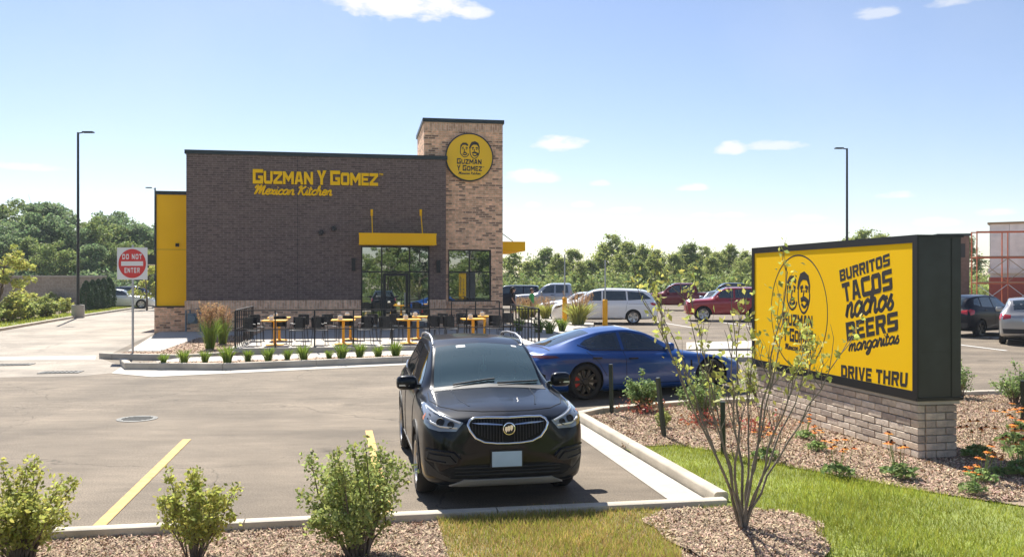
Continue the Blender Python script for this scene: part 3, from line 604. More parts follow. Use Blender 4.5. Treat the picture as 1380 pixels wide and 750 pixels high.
# ------------------------------------------------------------------ lettering
def glyph(ch, t=.27):
    T = t; r = 1 - t; ht = .24
    def R(x0, y0, x1, y1): return [(x0, y0), (x1, y0), (x1, y1), (x0, y1)]
    c = .14
    G = {
     'G': [R(0, 0, T, 1), R(T, 1 - ht, 1, 1), R(T, 0, 1, ht), R(r, ht, 1, .55), R(.52, .36, r, .55)],
     'U': [R(0, ht, T, 1), R(r, ht, 1, 1), [(c, 0), (1 - c, 0), (1, ht), (0, ht)]],
     'Z': [R(0, 1 - ht, 1, 1), R(0, 0, 1, ht), [(0, ht), (.36, ht), (1, 1 - ht), (.64, 1 - ht)]],
     'M': [R(0, 0, T * .85, 1), R(1 - T * .85, 0, 1, 1), [(T * .85, .55), (.5, .18), (.5, .58), (T * .85, 1)], [(.5, .18), (1 - T * .85, .55), (1 - T * .85, 1), (.5, .58)]],
     'A': [[(0, 0), (.29, 0), (.5, .80), (.5, 1), (.28, 1)], [(.71, 0), (1, 0), (.72, 1), (.5, 1), (.5, .80)], [(.29 + .21 * .25, .2), (.71 - .21 * .25, .2), (.71 - .21 * .5, .4), (.29 + .21 * .5, .4)]],
     'N': [R(0, 0, T, 1), R(r, 0, 1, 1), [(T, .55), (r, 0), (r, .45), (T, 1)]],
     'Y': [[(0, 1), (.36, .42), (.5, .62), (.33, 1)], [(1, 1), (.67, 1), (.5, .62), (.64, .42)], [(.36, 0), (.64, 0), (.64, .42), (.5, .62), (.36, .42)]],
     'O': [[(0, c), (T, ht), (T, 1 - ht), (0, 1 - c)], [(1, c), (1, 1 - c), (r, 1 - ht), (r, ht)], [(0, c), (c, 0), (1 - c, 0), (1, c), (r, ht), (T, ht)], [(0, 1 - c), (T, 1 - ht), (r, 1 - ht), (1, 1 - c), (1 - c, 1), (c, 1)]],
     'E': [R(0, 0, T, 1), R(T, 1 - ht, 1, 1), R(T, 0, 1, ht), R(T, .40, .88, .60)],
     'B': [R(0, 0, T, 1), R(T, 1 - ht, .86, 1), R(T, 0, .86, ht), R(T, .41, .86, .59), R(r, ht, .86, .41), R(r, .59, .86, 1 - ht), [(.86, 0), (1, .1), (1, .42), (.86, .5)], [(.86, .5), (1, .6), (1, .9), (.86, 1)]],
     'R': [R(0, 0, T, 1), R(T, 1 - ht, .86, 1), R(T, .38, .86, .58), R(r, .58, .86, 1 - ht), [(.86, .44), (1, .52), (1, .9), (.86, 1)], [(.7, 0), (1, 0), (.78, .38), (.48, .38)]],
     'I': [R(.0, 0, 1, 1)], 'T': [R(0, 1 - ht, 1, 1), R(.5 - T * .52, 0, .5 + T * .52, 1 - ht)],
     'S': [[(0, .9), (.1, 1), (1, 1), (1, 1 - ht), (0, 1 - ht)], R(0, .58, T, 1 - ht), R(0, .40, 1, .58), R(r, ht, 1, .40), [(0, 0), (.9, 0), (1, .1), (1, ht), (0, ht)]],
     'C': [[(0, c), (T, ht), (T, 1 - ht), (0, 1 - c)], [(0, c), (c, 0), (1, 0), (1, ht), (T, ht)], [(0, 1 - c), (T, 1 - ht), (1, 1 - ht), (1, 1), (c, 1)]],
     'D': [R(0, 0, T, 1), R(T, 1 - ht, .8, 1), R(T, 0, .8, ht), [(.8, 0), (1, .18), (1, .82), (.8, 1), (.8, 1 - ht), (r, 1 - ht), (r, ht), (.8, ht)]],
     'V': [[(0, 1), (.36, 0), (.5, 0), (.5, .3), (.29, 1)], [(1, 1), (.71, 1), (.5, .3), (.5, 0), (.64, 0)]],
     'H': [R(0, 0, T, 1), R(r, 0, 1, 1), R(T, .40, r, .60)],
    }
    return G[ch]
WID = {'I': .36, 'M': 1.22, 'E': .86, 'T': .9, 'N': 1.02, 'Y': .95}
CUR = {  # joined handwriting strokes, x height 1
 'a': (1.0, [[(.75, .8), (.45, 1), (.1, .7), (.1, .25), (.4, 0), (.7, .35), (.8, .95), (.78, .3), (.9, .02), (1.05, .2)]]),
 'n': (.95, [[(0, .1), (.12, .95), (.1, 0), (.15, .6), (.45, 1), (.62, .75), (.6, .15), (.75, 0), (.95, .2)]]),
 'i': (.45, [[(0, .2), (.15, .95), (.15, .2), (.3, 0), (.45, .2)], [(.16, 1.32), (.2, 1.42)]]),
 'c': (.75, [[(.7, .8), (.45, 1), (.1, .65), (.1, .25), (.4, 0), (.75, .2)]]),
 'e': (.75, [[(.1, .45), (.6, .6), (.55, .95), (.3, 1), (.08, .6), (.12, .2), (.4, 0), (.75, .25)]]),
 'x': (.85, [[(0, .9), (.2, .9), (.5, .1), (.85, .1)], [(.7, .95), (.1, .05)]]),
 'h': (.95, [[(0, .2), (.3, 1.6), (.15, 1.7), (.08, 1), (.08, 0), (.15, .6), (.45, 1), (.6, .7), (.6, .15), (.75, 0), (.95, .2)]]),
 't': (.55, [[(.15, 1.6), (.12, .2), (.3, 0), (.55, .2)], [(-.1, 1.05), (.5, 1.1)]]),
 'o': (.95, [[(.45, 1), (.1, .65), (.12, .2), (.42, 0), (.75, .4), (.7, .85), (.45, 1), (.6, .8), (.95, .9)]]),
 's': (.75, [[(0, .1), (.4, 1.05), (.35, .7), (.6, .35), (.45, 0), (.1, .05)]]),
 'm': (1.4, [[(0, .1), (.12, .95), (.1, 0), (.15, .6), (.4, 1), (.55, .75), (.53, 0), (.6, .6), (.88, 1), (1.05, .75), (1.03, .15), (1.2, 0), (1.4, .2)]]),
 'r': (.8, [[(0, .1), (.2, 1.1), (.3, .9), (.55, .95), (.5, .3), (.6, 0), (.8, .2)]]),
 'g': (.95, [[(.75, .8), (.45, 1), (.1, .7), (.1, .25), (.4, 0), (.7, .35), (.8, .95), (.75, -.4), (.45, -.8), (.15, -.6), (.95, .15)]]),
 'M': (1.75, [[(-.15, 1.2), (.1, 1.7), (.3, 1.5), (.1, 0), (.55, 1.3), (.8, 1.7), (.75, .1), (1.0, .9), (1.35, 1.7), (1.3, .2), (1.5, 0), (1.7, .2)]]),
 'K': (1.25, [[(-.1, 1.3), (.15, 1.7), (.3, 1.5), (.1, 0)], [(1.0, 1.7), (.25, .85), (.5, .8), (.85, .1), (1.05, 0), (1.25, .2)]]),
}
def crom(pts, k=5):
    P = [Vector(p) for p in pts]; out = []
    if len(P) == 2: return P
    Q = [P[0] * 2 - P[1]] + P + [P[-1] * 2 - P[-2]]
    for i in range(1, len(Q) - 2):
        a, b, c, d = Q[i - 1:i + 3]
        for j in range(k):
            t = j / k; out.append(.5 * ((2 * b) + (c - a) * t + (2 * a - 5 * b + 4 * c - d) * t * t + (3 * b - a - 3 * c + d) * t ** 3))
    return out + [P[-1]]
def word_boxes(text, gap=.12, space=.5, caps=1.0, first=1.0):
    """[(ch, x0, x1, h)] with total width normalised to 1"""
    x = 0; out = []; start = True
    for ch in text:
        if ch == ' ': x += space; start = True; continue
        s = first if start else 1.0; w = WID.get(ch, 1.0) * s
        out.append((ch, x, x + w, s)); x += w + gap; start = False
    tot = x - gap
    return [(c, a / tot, b / tot, h) for c, a, b, h in out]
def print_word(text, place, n, depth, m, parent, each=None, t=.27, **kw):
    """block capitals; place(x, y) -> 3D point for x, y in the unit box of the line"""
    each = True
    whole = MB(); hm = max(b[3] for b in word_boxes(text, **kw))
    for (ch, a, b, h) in word_boxes(text, **kw):
        mb = MB() if each else whole
        drop = 0 if each != 'drop' else 0
        for q in glyph(ch, t):
            mb.quadprism([place(a + x * (b - a), y * h / hm) for x, y in q], n, depth)
        if each: mb.build('letter', m, parent)
    if not each: return whole.build('lettering', m, parent)
def print_script(text, place, n, r, m, parent, name='lettering', slant=.25, flat=.4, sep=True):
    adv = []; x = .1
    for ch in text:
        if ch == ' ': x += .55; continue
        adv.append((ch, x)); x += CUR[ch][0]
    tot = x + .1; mb = MB()
    for ch, x0 in adv:
        if sep: mb = MB()
        for st in CUR[ch][1]:
            pts = [place((x0 + p[0] + slant * p[1]) / tot, p[1]) for p in crom(st)]
            mb.tube(pts, r, 6, flat=(n, flat))
        if sep: mb.build('letter', m, parent, 60)
    return None if sep else mb.build(name, m, parent, 60)
def emblem(place, n, m, parent, r=.016):
    """two heads above the name, in a unit disc"""
    mb = MB()
    def poly(pts):
        P = [place(x, y) for x, y in pts]; tri = tessellate_polygon([[Vector((x, y, 0)) for x, y in pts]])
        k = len(P); nn = Vector(n) * .0016; mb.add([p + nn for p in P] + P, [list(t) for t in tri] + [(i, (i + 1) % k, k + (i + 1) % k, k + i) for i in range(k)])
    def line(pts, w=1.0): mb.tube([place(p.x, p.y) for p in crom([(*q, 0) for q in pts], 4)], r * w, 6, flat=(n, .10))
    # left head
    poly([(-.42, .38), (-.40, .55), (-.30, .66), (-.14, .66), (-.05, .58), (-.08, .50), (-.2, .57), (-.32, .54), (-.37, .44), (-.37, .34)])
    line([(-.40, .36), (-.40, .18), (-.30, .04), (-.20, .0), (-.08, .06), (-.03, .16)]); line([(-.33, .42), (-.26, .45)], 1.4); line([(-.17, .45), (-.08, .42)], 1.4)
    line([(-.31, .36), (-.26, .37)], 1.2); line([(-.15, .37), (-.1, .36)], 1.2); line([(-.2, .38), (-.24, .24), (-.17, .23)]); line([(-.31, .14), (-.2, .1), (-.1, .16)], 1.4); line([(-.28, .19), (-.13, .2)], 1.2)
    # right head
    poly([(.02, .56), (.10, .70), (.25, .74), (.40, .66), (.46, .48), (.44, .30), (.40, .34), (.40, .48), (.33, .57), (.2, .58), (.12, .54), (.06, .44), (.03, .34), (-.02, .42)])
    line([(.02, .36), (.04, .14), (.14, -.02), (.25, -.05), (.36, .04), (.43, .2), (.44, .32)]); line([(.1, .42), (.2, .45)], 1.5); line([(.28, .45), (.38, .42)], 1.5)
    line([(.12, .36), (.18, .37)], 1.2); line([(.29, .37), (.35, .36)], 1.2); line([(.24, .38), (.21, .25), (.28, .24)]); line([(.12, .19), (.24, .22), (.37, .17)], 2.0); line([(.14, .12), (.25, .06), (.36, .14)], 1.3)
    poly([(.36, .16), (.42, .22), (.42, .12), (.36, .05)])
    mb.build('emblem', m, parent, 40)
    d = .0016
    print_word('GUZMAN', lambda x, y: place(-.56 + 1.10 * x, -.32 + .26 * y), n, d, m, parent, gap=.16, first=1.15, t=.25)
    print_word('Y GOMEZ', lambda x, y: place(-.56 + 1.12 * x, -.63 + .26 * y), n, d, m, parent, gap=.16, first=1.15, t=.25)
    print_word('TM', lambda x, y: place(.58 + .08 * x, -.46 + .04 * y), n, d, m, parent)
    print_script('Mexican Kitchen', lambda x, y: place(-.50 + 1.0 * x, -.79 + .062 * y), n, r * .55, m, parent, flat=.12)

ws = thing('wall_sign', 'raised yellow restaurant name in block letters on the dark brick wall', 'sign', A0, TH)
l0, lz0 = fac(341, 247.5); l1, lz1 = fac(509.5, 248.5); lz0 = fac(341, 247.5)[1]
lh = fac(341, 228)[1] - lz0
print_word('GUZMAN Y GOMEZ', lambda x, y: Vector((l0 + (l1 - l0) * x, -.10, lz0 + lh * y)), (0, 1, 0), .08, MT['letter_yellow'], ws, each=True, gap=.075, space=.36, first=1.14)
print_word('TM', lambda x, y: Vector((fac(511, 235)[0] + .16 * x, -.03, fac(511, 236.5)[1] + .09 * y)), (0, 1, 0), .025, MT['letter_yellow'], ws)
s0, sz = fac(342, 261.5); s1 = fac(448, 262)[0]
print_script('Mexican Kitchen', lambda x, y: Vector((s0 + (s1 - s0) * x, -.06, sz + y * .205)), (0, 1, 0), .036, MT['letter_yellow'], ws, sep=True, flat=.8)
cs = thing('round_sign', 'round yellow sign with two heads high on the tan brick tower', 'sign', A0, TH)
cu, cz = fac(632.5, 212, TV - .12); CR = 33 * 36.4 / FPX
mb = MB(); mb.lathe([(0, .1), (CR, .1), (CR, -.05), (CR - .05, -.065), (CR - .05, -.02)], 64, 'y', (cu, TV - .12, cz)); mb.build('rim', MT['sign_black'], cs, 40)
mb = MB(); mb.lathe([(0.0, -.045), (CR - .05, -.045), (CR - .05, 0)], 64, 'y', (cu, TV - .12, cz)); mb.build('sign_face', MT['medal'], cs, 40)
emblem(lambda x, y: Vector((cu + x * CR * .93, TV - .12 - .047, cz + y * CR * .9)), (0, -1, 0), MT['ink'], cs, .018)
# ------------------------------------------------------------------ patio, walks and planting strip in front of the restaurant
def loc_poly(pts): return [tuple(W(u, v)[:2]) for u, v in pts]
pf_u0, pf_v = uv_of(gxy(309, 476, .10)); 
pf_v = uv_of(gnd(311, 469, .25))[1]
pu0 = uv_of(gnd(309, 469, .25))[0]; pu1 = 15.6
JT = .010
for i in range(7):      # patio slabs with joints
    a = pu0 + (pu1 - pu0) * i / 7 + (JT if i else 0); b = pu0 + (pu1 - pu0) * (i + 1) / 7
    for (v0, v1) in ((pf_v, pf_v * .5), (pf_v * .5 + JT, -.06)):
        if i == 6 and v1 > -1: v1 = -.06
        slab('patio_slab', loc_poly([(a, v0), (b, v0), (b, v1), (a, v1)]), MT['concrete'], -.1, FLOOR, None, 'structure', follow=False)
# concrete walk beside the yellow wing and walk below the patio
slab('sidewalk', [gxy(172, 474, .1), gxy(216, 474, .1), gxy(268, 455, .12), gxy(330, 452, .12), gxy(330, 446, .12), gxy(214, 448, .1)], MT['concrete'], -.05, .13, None, 'structure')
WK = [gxy(196, 489, .1), gxy(245, 482, .1), gxy(311, 479.5, .1), gxy(560, 472, .1), gxy(730, 462, .1), gxy(730, 466, .1), gxy(560, 480, .1), gxy(300, 489, .1), gxy(215, 492, .1)]
slab('sidewalk', WK, MT['concrete'], -.05, .11, None, 'structure')
# island with the pebble mulch
IS = [gxy(150, 478.5, .1), gxy(176, 474.5, .1), gxy(215, 474.5, .1), gxy(266, 456, .1), gxy(345, 450, .1), gxy(345, 474, .1), gxy(311, 477.5, .1), gxy(240, 480.5, .1)]
sheet('pebble_bed', IS, MT['gravel'], .12)
chips('pebble_chips', [IS], 260, .03, .08, MT['chips'], .12, None)
kerb('kerb', [gxy(133, 483), gxy(150, 484), gxy(248, 486), gxy(330, 480)], .2, .17, side=1)
ST = [gxy(200, 489, .1), gxy(300, 487.5, .1), gxy(560, 478.5, .1), gxy(726, 466, .1), gxy(726, 470, .1), gxy(545, 484, .1), gxy(300, 492, .1), gxy(172, 491, .1)]
sheet('planting_strip', ST, MT['gravel'], .125)
chips('strip_pebbles', [ST], 200, .03, .08, MT['chips'], .125, None)
kerb('kerb', [gxy(161, 492), gxy(168, 498), gxy(300, 499), gxy(543, 489), gxy(700, 477), gxy(760, 470)], .18, .18, side=1)
PLANT = [gxy(690, 452, .1), gxy(760, 444, .1), gxy(800, 446, .1), gxy(800, 452, .1), gxy(735, 464, .1), gxy(690, 466, .1)]
slab('sidewalk', [gxy(640, 462, .1), gxy(690, 446, .1), gxy(700, 430, .1), gxy(740, 425, .1), gxy(745, 432, .1), gxy(800, 434, .1), gxy(800, 440, .1), gxy(745, 446, .1), gxy(735, 460, .1)], MT['concrete'], -.05, .12, None, 'structure')
sheet('pebble_bed', PLANT, MT['gravel'], .14)
# kerbed islands out in the lot, right of the blue car
for poly in ([gxy(925, 466), gxy(1040, 463), gxy(1040, 474), gxy(925, 476)], [gxy(820, 485), gxy(1100, 488), gxy(1100, 478.5), gxy(830, 478)]):
    slab('traffic_island', poly, MT['concrete'], -.05, .13, None, 'structure')
# manhole and drains
mh = thing('manhole_cover', 'round cast iron manhole cover set in the asphalt', 'manhole cover', gnd(185, 564))
mb = MB(); mb.lathe([(0, .008), (.25, .008), (.27, .010), (.285, .006), (.30, .010), (.33, .008), (.34, -.02)], 28)
for i in range(-3, 4):
    w = math.sqrt(.06 - (i * .065) ** 2) if .06 > (i * .065) ** 2 else 0
    if w: mb.box((0, i * .065, .011), (2 * w, .022, .008))
mb.build('cover', MT['cast'], mh, 30)
for px, py, lab in ((78, 503, 'dark drain grate at the edge of the asphalt'), (14, 492.5, 'dark drain grate in the concrete drive at far left')):
    gr = thing('drain_grate', lab, 'drain', gnd(px, py), TH); fr = MB(); fr.box((0, 0, .012), (.95, .05, .02)); fr.box((0, .42, .012), (.95, .05, .02)); fr.box((-.45, .21, .012), (.05, .37, .02)); fr.box((.45, .21, .012), (.05, .37, .02))
    for i in range(8): fr.box((-.38 + i * .108, .21, .012), (.05, .37, .016))
    fr.build('grate', MT['cast'], gr); mb = MB(); mb.box((0, .21, .006), (.85, .37, .004)); mb.build('sump', MT['well'], gr)

# railing round the patio
rail_v = pf_v + .12
ru1 = uv_of(gnd(728, 461, .3))[0]
def rail_run(root, a, b, npost, balus, z, mid=True, h=1.1):
    a = Vector(a); b = Vector(b); n = npost
    for i in range(n + 1):
        p = a.lerp(b, i / n); mb = MB(); mb.box((p.x, p.y, z + h / 2), (.042, .042, h)); mb.box((p.x, p.y, z + .006), (.12, .12, .012)); mb.build('post', MT['black'], root)
    mb = MB(); mb.bar((a.x, a.y, z + h + .02), (b.x, b.y, z + h + .02), .05, .032); mb.build('top_rail', MT['black'], root)
    if mid: mb = MB(); mb.bar((a.x, a.y, z + .55), (b.x, b.y, z + .55), .032, .028); mb.build('mid_rail', MT['black'], root)
    if balus:
        for i in range(1, balus):
            if i % max(1, balus // n) == 0: continue
            p = a.lerp(b, i / balus); mb = MB(); mb.box((p.x, p.y, z + h / 2), (.028, .028, h - .02)); mb.build('baluster', MT['black'], root)
rl = thing('patio_railing', 'black metal railing along the front of the restaurant patio', 'railing', A0, TH)
pu = uv_of(gnd(312, 469, .3))[0]
rail_run(rl, (pu, rail_v, 0), (ru1, rail_v, 0), 8, 0, FLOOR)
rl2 = thing('patio_railing', 'short black railing closing the left end of the patio', 'railing', A0, TH)
rail_run(rl2, (pu, rail_v + .12, 0), (pu, rail_v + 4.2, 0), 2, 10, FLOOR)
rl3 = thing('patio_railing', 'black ramp railing with thin balusters at the right end of the patio', 'railing', A0, TH)
rail_run(rl3, (ru1, rail_v + .12, 0), (ru1 - .1, rail_v + 4.8, 0), 3, 9, FLOOR - .1, h=1.2)
rl4 = thing('patio_railing', 'black railing section below the square tower window', 'railing', A0, TH)
rail_run(rl4, (fac(603, 400)[0], -1.7, 0), (fac(673, 400, -1.7)[0], -1.7, 0), 2, 0, FLOOR, h=1.15)

# tables and chairs
def make_table():
    t = thing('patio_table', '', 'table')
    mb = MB(); mb.box((0, 0, .765), (.74, .74, .035)); mb.build('tabletop', MT['tabletop'], t)
    mb = MB(); mb.box((0, 0, .40), (.085, .085, .70)); mb.box((0, 0, .735), (.4, .06, .025)); mb.box((0, 0, .7341), (.06, .4, .024)); mb.build('pedestal', MT['tabletop'], t)
    mb = MB(); mb.lathe([(0, .05), (.06, .05), (.27, .025), (.28, 0.0)], 24); mb.build('base', MT['tabletop'], t, 40)
    return t
def make_chair():
    c = thing('patio_chair', '', 'chair')
    mb = MB(); mb.box((0, 0, .455), (.44, .43, .022)); mb.build('seat', MT['pad'], c)
    for sx in (-1, 1):
        for sy, k in ((-1, .2), (1, .24)):
            mb = MB(); mb.tube([(sx * .2, sy * .19, .46), (sx * .22, sy * k, 0)], .011, 6); mb.build('leg', MT['chair'], c)
        mb = MB(); mb.tube([(sx * .205, -.2, .45), (sx * .22, -.16, .66), (sx * .225, .1, .68), (sx * .21, .22, .74)], .011, 6); mb.build('armrest', MT['chair'], c)
        mb = MB(); mb.tube([(sx * .2, .2, .44), (sx * .21, .24, .84)], .012, 6); mb.build('back_post', MT['chair'], c)
    mb = MB(); k = 9
    pts = [(.235 * math.cos(math.pi * (-.15 + 1.3 * i / (k - 1))), .03 + .235 * math.sin(math.pi * (-.15 + 1.3 * i / (k - 1))), 0) for i in range(k)]
    for i in range(k - 1):
        mb.bar((pts[i][0], pts[i][1], .70), (pts[i + 1][0], pts[i + 1][1], .70), .014, .34)
    mb.build('backrest', MT['chair'], c)
    return c
TBL, CHR = make_table(), make_chair()
used = [False, False]
def place(kind, u, v, rot, label, group):
    src = (TBL, CHR)[kind]; loc = W(u, v, FLOOR); 
    if not used[kind]:
        used[kind] = True; src.location = loc; src.rotation_euler = (0, 0, TH + rot); src['label'] = label; src['group'] = group; return src
    return dup(src, loc, TH + rot, label, group)
ORD = ['first', 'second', 'third', 'fourth', 'fifth', 'sixth', 'seventh', 'eighth', 'ninth', 'tenth', 'eleventh', 'twelfth', 'thirteenth', 'fourteenth', 'fifteenth', 'sixteenth', 'seventeenth', 'eighteenth', 'nineteenth', 'twentieth']
R0 = random.Random(4)
for row, (vv, pys) in enumerate(((0, 463), (1, 0))):
    for i, px in enumerate((373, 463, 551, 640)):
        if row == 0: u, v = uv_of(gnd(px, 462, .25)); v = rail_v + 1.0
        else: u, v = uv_of(gnd(px + 6, 452, .25)); v = rail_v + 3.1; u += .1
        rn = 'front' if row == 0 else 'back'
        place(0, u, v, R0.uniform(-.05, .05), f'{ORD[i]} yellow pedestal table from the left in the {rn} row of the patio', 'yellow patio tables')
        for sx, w in ((-1, 'left'), (1, 'right')):
            place(1, u + sx * (.66 + R0.uniform(0, .1)), v + R0.uniform(-.08, .08), -sx * math.pi / 2 + R0.uniform(-.25, .25), f'black metal chair at the {w} side of the {ORD[i]} {rn} row patio table', 'black patio chairs')
        if row == 0:
            place(1, u + R0.uniform(-.1, .1), v + .70, R0.uniform(-.2, .2), f'black metal chair behind the {ORD[i]} front row patio table', 'black patio chairs')
        nb = MB(); nb.box((0, 0, .06), (.13, .1, .12)); nb.box((0, 0, .125), (.09, .02, .05)); 
        o = nb.build('napkin_box', MT['paper']); o.location = W(u - .1, v - .08, FLOOR + .783); o.rotation_euler = (0, 0, TH + .3)
        tag(o, f'small white napkin box on the {ORD[i]} {rn} row table from the left', 'napkin box', 'napkin boxes on the patio tables')

# ------------------------------------------------------------------ monument sign
S0 = Vector((5.24, 11.10, 0))           # near left corner of the brick base
SL, SWD = 4.65, .56
ms_t = thing('monument_sign', 'large black and yellow roadside sign on a grey brick base', 'sign', S0, TH)   # local x along E1 (thickness), y along E2 (length)
GB = .045
bz = .76
core = MB(); core.bx(.03, SWD - .03, .03, SL - .03, GB - .1, bz - .005); core = core.build('brick_base', MT['mortar'], ms_t)
cap = MB(); cap.bx(-.02, SWD + .02, -.02, SL + .02, bz - .004, bz + .05); cap.build('base_cap', MT['concrete'], ms_t)
BM = {}
def brick_mesh(lx, ly, lz, k):
    key = (round(lx, 3), round(ly, 3), k)
    if key in BM: return BM[key]
    mb = MB(); mb.box((0, 0, 0), (lx, ly, lz)); me = mb.mesh('brick', MT['grey_brick_%d' % k]); bm = bmesh.new(); bm.from_mesh(me)
    bmesh.ops.bevel(bm, geom=bm.edges[:], offset=.006, segments=1, affect='EDGES'); bm.to_mesh(me); bm.free(); BM[key] = me; return me
for k, c in enumerate(((.56, .47, .37), (.47, .39, .31), (.66, .56, .45), (.39, .32, .26), (.60, .48, .36))):
    MT['grey_brick_%d' % k] = mat('grey brick %d' % k, c, .9, noise=(9, .25), bump=(45, .5))
rb = random.Random(11)
ch = .098; nc = 7
for c in range(nc):
    z = GB + .012 + c * ch + ch / 2
    y = .0 if c % 2 else -.16
    while y < SL - .02:
        a, b = max(y, 0.0), min(y + .32, SL)
        if b - a > .05:
            o = link('brick', brick_mesh(.10, b - a - .012, ch - .012, rb.choice((0, 0, 1, 2, 2, 3, 4))), core); o.location = (.05 + rb.uniform(-.006, .004), (a + b) / 2, z)
        y += .32
    xs = [(.112, .40), (.40, SWD)] if c % 2 else [(.112, .26), (.26, SWD)]
    for a, b in xs:
        o = link('brick', brick_mesh(b - a - .012, .10, ch - .012, rb.choice((0, 1, 3, 3, 1))), core); o.location = ((a + b) / 2, .05 + rb.uniform(-.004, .006), z)  # end bricks take darker tones, the shade on this end put into their colour
cz0_, cz1_ = bz + .055, 2.93
cab = MB(); F = .10
cab.bx(-.03, SWD + .03, -.03, SL + .05, cz0_, cz1_)
cab = cab.build('cabinet', MT['sign_black'], ms_t)
fr = MB(); fr.bx(-.055, -.031, -.055, SL + .07, cz0_ - .012, cz0_ + .11); fr.bx(-.055, -.031, -.055, SL + .07, cz1_ - .09, cz1_ + .012)
fr.bx(-.055, -.031, -.055, .045, cz0_ + .11, cz1_ - .09); fr.bx(-.055, -.031, SL - .03, SL + .07, cz0_ + .11, cz1_ - .09)
fr.bx(-.055, SWD + .055, -.05, -.032, cz0_ - .012, cz0_ + .03); fr.bx(-.03, SWD + .055, -.05, -.0302, cz1_ - .02, cz1_ + .012)
fr.build('retaining_frame', MT['black'], cab)
mb = MB(); mb.bx(SWD * .80, SWD * .80 + .012, -.036, -.0302, cz0_ + .04, cz1_ - .03); mb.bx(.012, SWD - .01, -.0345, -.0301, cz0_ + .62, cz0_ + .626); mb.build('panel_seam', MT['frame'], cab)
fm = MB(); fm.bx(-.042, -.0305, .045, SL - .03, cz0_ + .11, cz1_ - .09); fm.build('sign_face', MT['yellow_sign'], ms_t)
def face(px, py):
    """point of the sign face (local) seen at a photo position"""
    kx = (px - 690) / FPX; kz = (377 - py) / FPX; O = S0 + E1 * -.0425
    t = O.dot(E1) / (kx * E1.x + E1.y); P = Vector((t * kx, t, 0)) - S0
    return Vector((-.0425, P.dot(E2), H + kz * t))
def bilin(bl, br, tr, tl):
    bl, br, tr, tl = (face(*p) for p in (bl, br, tr, tl))
    return lambda x, y: bl.lerp(br, x).lerp(tl.lerp(tr, x), y)
NF = (-1, 0, 0)
for txt, q, kw in (('BURRITOS', ((1132.5, 379.5), (1199.5, 357.5), (1198.5, 341), (1131, 364)), dict(gap=.13)),
                   ('TACOS', ((1137.5, 407), (1203, 390), (1201.5, 361.5), (1134, 382)), dict(gap=.13)),
                   ('BEERS', ((1141.5, 459.5), (1210.5, 445), (1209.5, 419), (1139.5, 434.5)), dict(gap=.13)),
                   ('DRIVE THRU', ((1133.5, 508), (1222.5, 521.5), (1223.5, 502), (1133.5, 491)), dict(gap=.16, space=.5))):
    print_word(txt, bilin(*q), NF, .0016, MT['ink'], ms_t, **kw, t=.3)
for txt, q, r in (('nachos', ((1139, 428), (1206, 414.5), (1205, 396), (1138.5, 410)), .030), ('margaritas', ((1143, 473.5), (1213, 461), (1212.5, 451.5), (1143, 464)), .018)):
    print_script(txt, bilin(*q), NF, r, MT['ink'], ms_t, slant=.2, flat=.06)
# ring and emblem on the left half of the face
fa = face(1037, 420); fb = face(1118.5, 420); ft = face(1072, 344); fbt = face(1083, 497)
FC = Vector((-.0425, (fa.y + fb.y) / 2, (ft.z + fbt.z) / 2)); FR = (ft.z - fbt.z) / 2; FRy = FR
mb = MB(); mb.tube([FC + Vector((0, math.cos(a) * FR, math.sin(a) * FR)) for a in [i * 2 * math.pi / 72 for i in range(73)]], .012, 6, flat=(NF, .12), caps=False); mb.build('ring', MT['ink'], ms_t, 60)
emblem(lambda x, y: FC + Vector((0, -x * FR * .95, y * FR * .92 + .03)), NF, MT['ink'], ms_t, .02)

# ------------------------------------------------------------------ poles, posts and signs
def lamp(loc, h, arm, label, rz=0, base=True):
    t = thing('street_lamp', label, 'street lamp', loc, rz)
    if base: mb = MB(); mb.lathe([(0, .72), (.31, .72), (.33, .69), (.33, -.15)], 24); mb.build('concrete_base', MT['concrete'], t, 40)
    mb = MB(); mb.tube([(0, 0, .6), (0, 0, h * .5), (0, 0, h)], [.085, .075, .06], 10); mb.box((0, 0, .74), (.3, .3, .03)); mb.build('pole', MT['pole'], t, 40)
    mb = MB(); mb.tube([(0, 0, h - .05), (arm * .35, 0, h)], .035, 8); mb.box((arm * .66, 0, h + .01), (abs(arm) * .66, .3, .07)); mb.build('lamp_head', MT['pole'], t, 40)
    return t
p = gnd(101.5, 428.3); lamp((p.x, p.y + .3, p.z), 10.3, .86, 'tall dark parking lot lamp on a round concrete base at left', 0)
lamp((20.9, 53.7, gz(53.7)), 10.3, -.75, 'tall dark parking lot lamp rising behind the monument sign', 0)
lamp(((209 - 690) / FPX * 72, 72, gz(72)), 9.8, -.75, 'distant parking lot lamp just above the yellow wing', 0)
# do not enter sign
p = gnd(179, 477, .1)
dn = thing('do_not_enter_sign', 'square white traffic sign with a red disc on a thin steel post', 'traffic sign', p, math.radians(-6))
mb = MB(); mb.box((0, 0, 1.55), (.055, .035, 3.3)); mb.build('post', MT['steel'], dn)
sc_ = p.y / FPX; dz = (377 - 355) / FPX * p.y + H - p.z; SWs = .47
mb = MB(); mb.box((0, -.03, dz), (SWs * 2, .006, SWs * 2)); mb.build('sign_plate', MT['white'], dn)
mb = MB(); mb.lathe([(0, -.004), (.425, -.004), (.425, 0)], 40, 'y', (0, -.0335, dz)); mb.build('red_disc', MT['red'], dn)
mb = MB(); mb.box((0, -.0395, dz - .0), (.68, .003, .13)); mb.build('white_bar', MT['white'], dn)
for tx, x0, x1, z0 in (('DO NOT', -.30, .30, .13), ('ENTER', -.235, .235, -.27)):
    print_word(tx, lambda x, y: Vector((x0 + (x1 - x0) * x, -.038, dz + z0 + .15 * y)), (0, -1, 0), .003, MT['white'], dn, gap=.35, space=.75, t=.22)
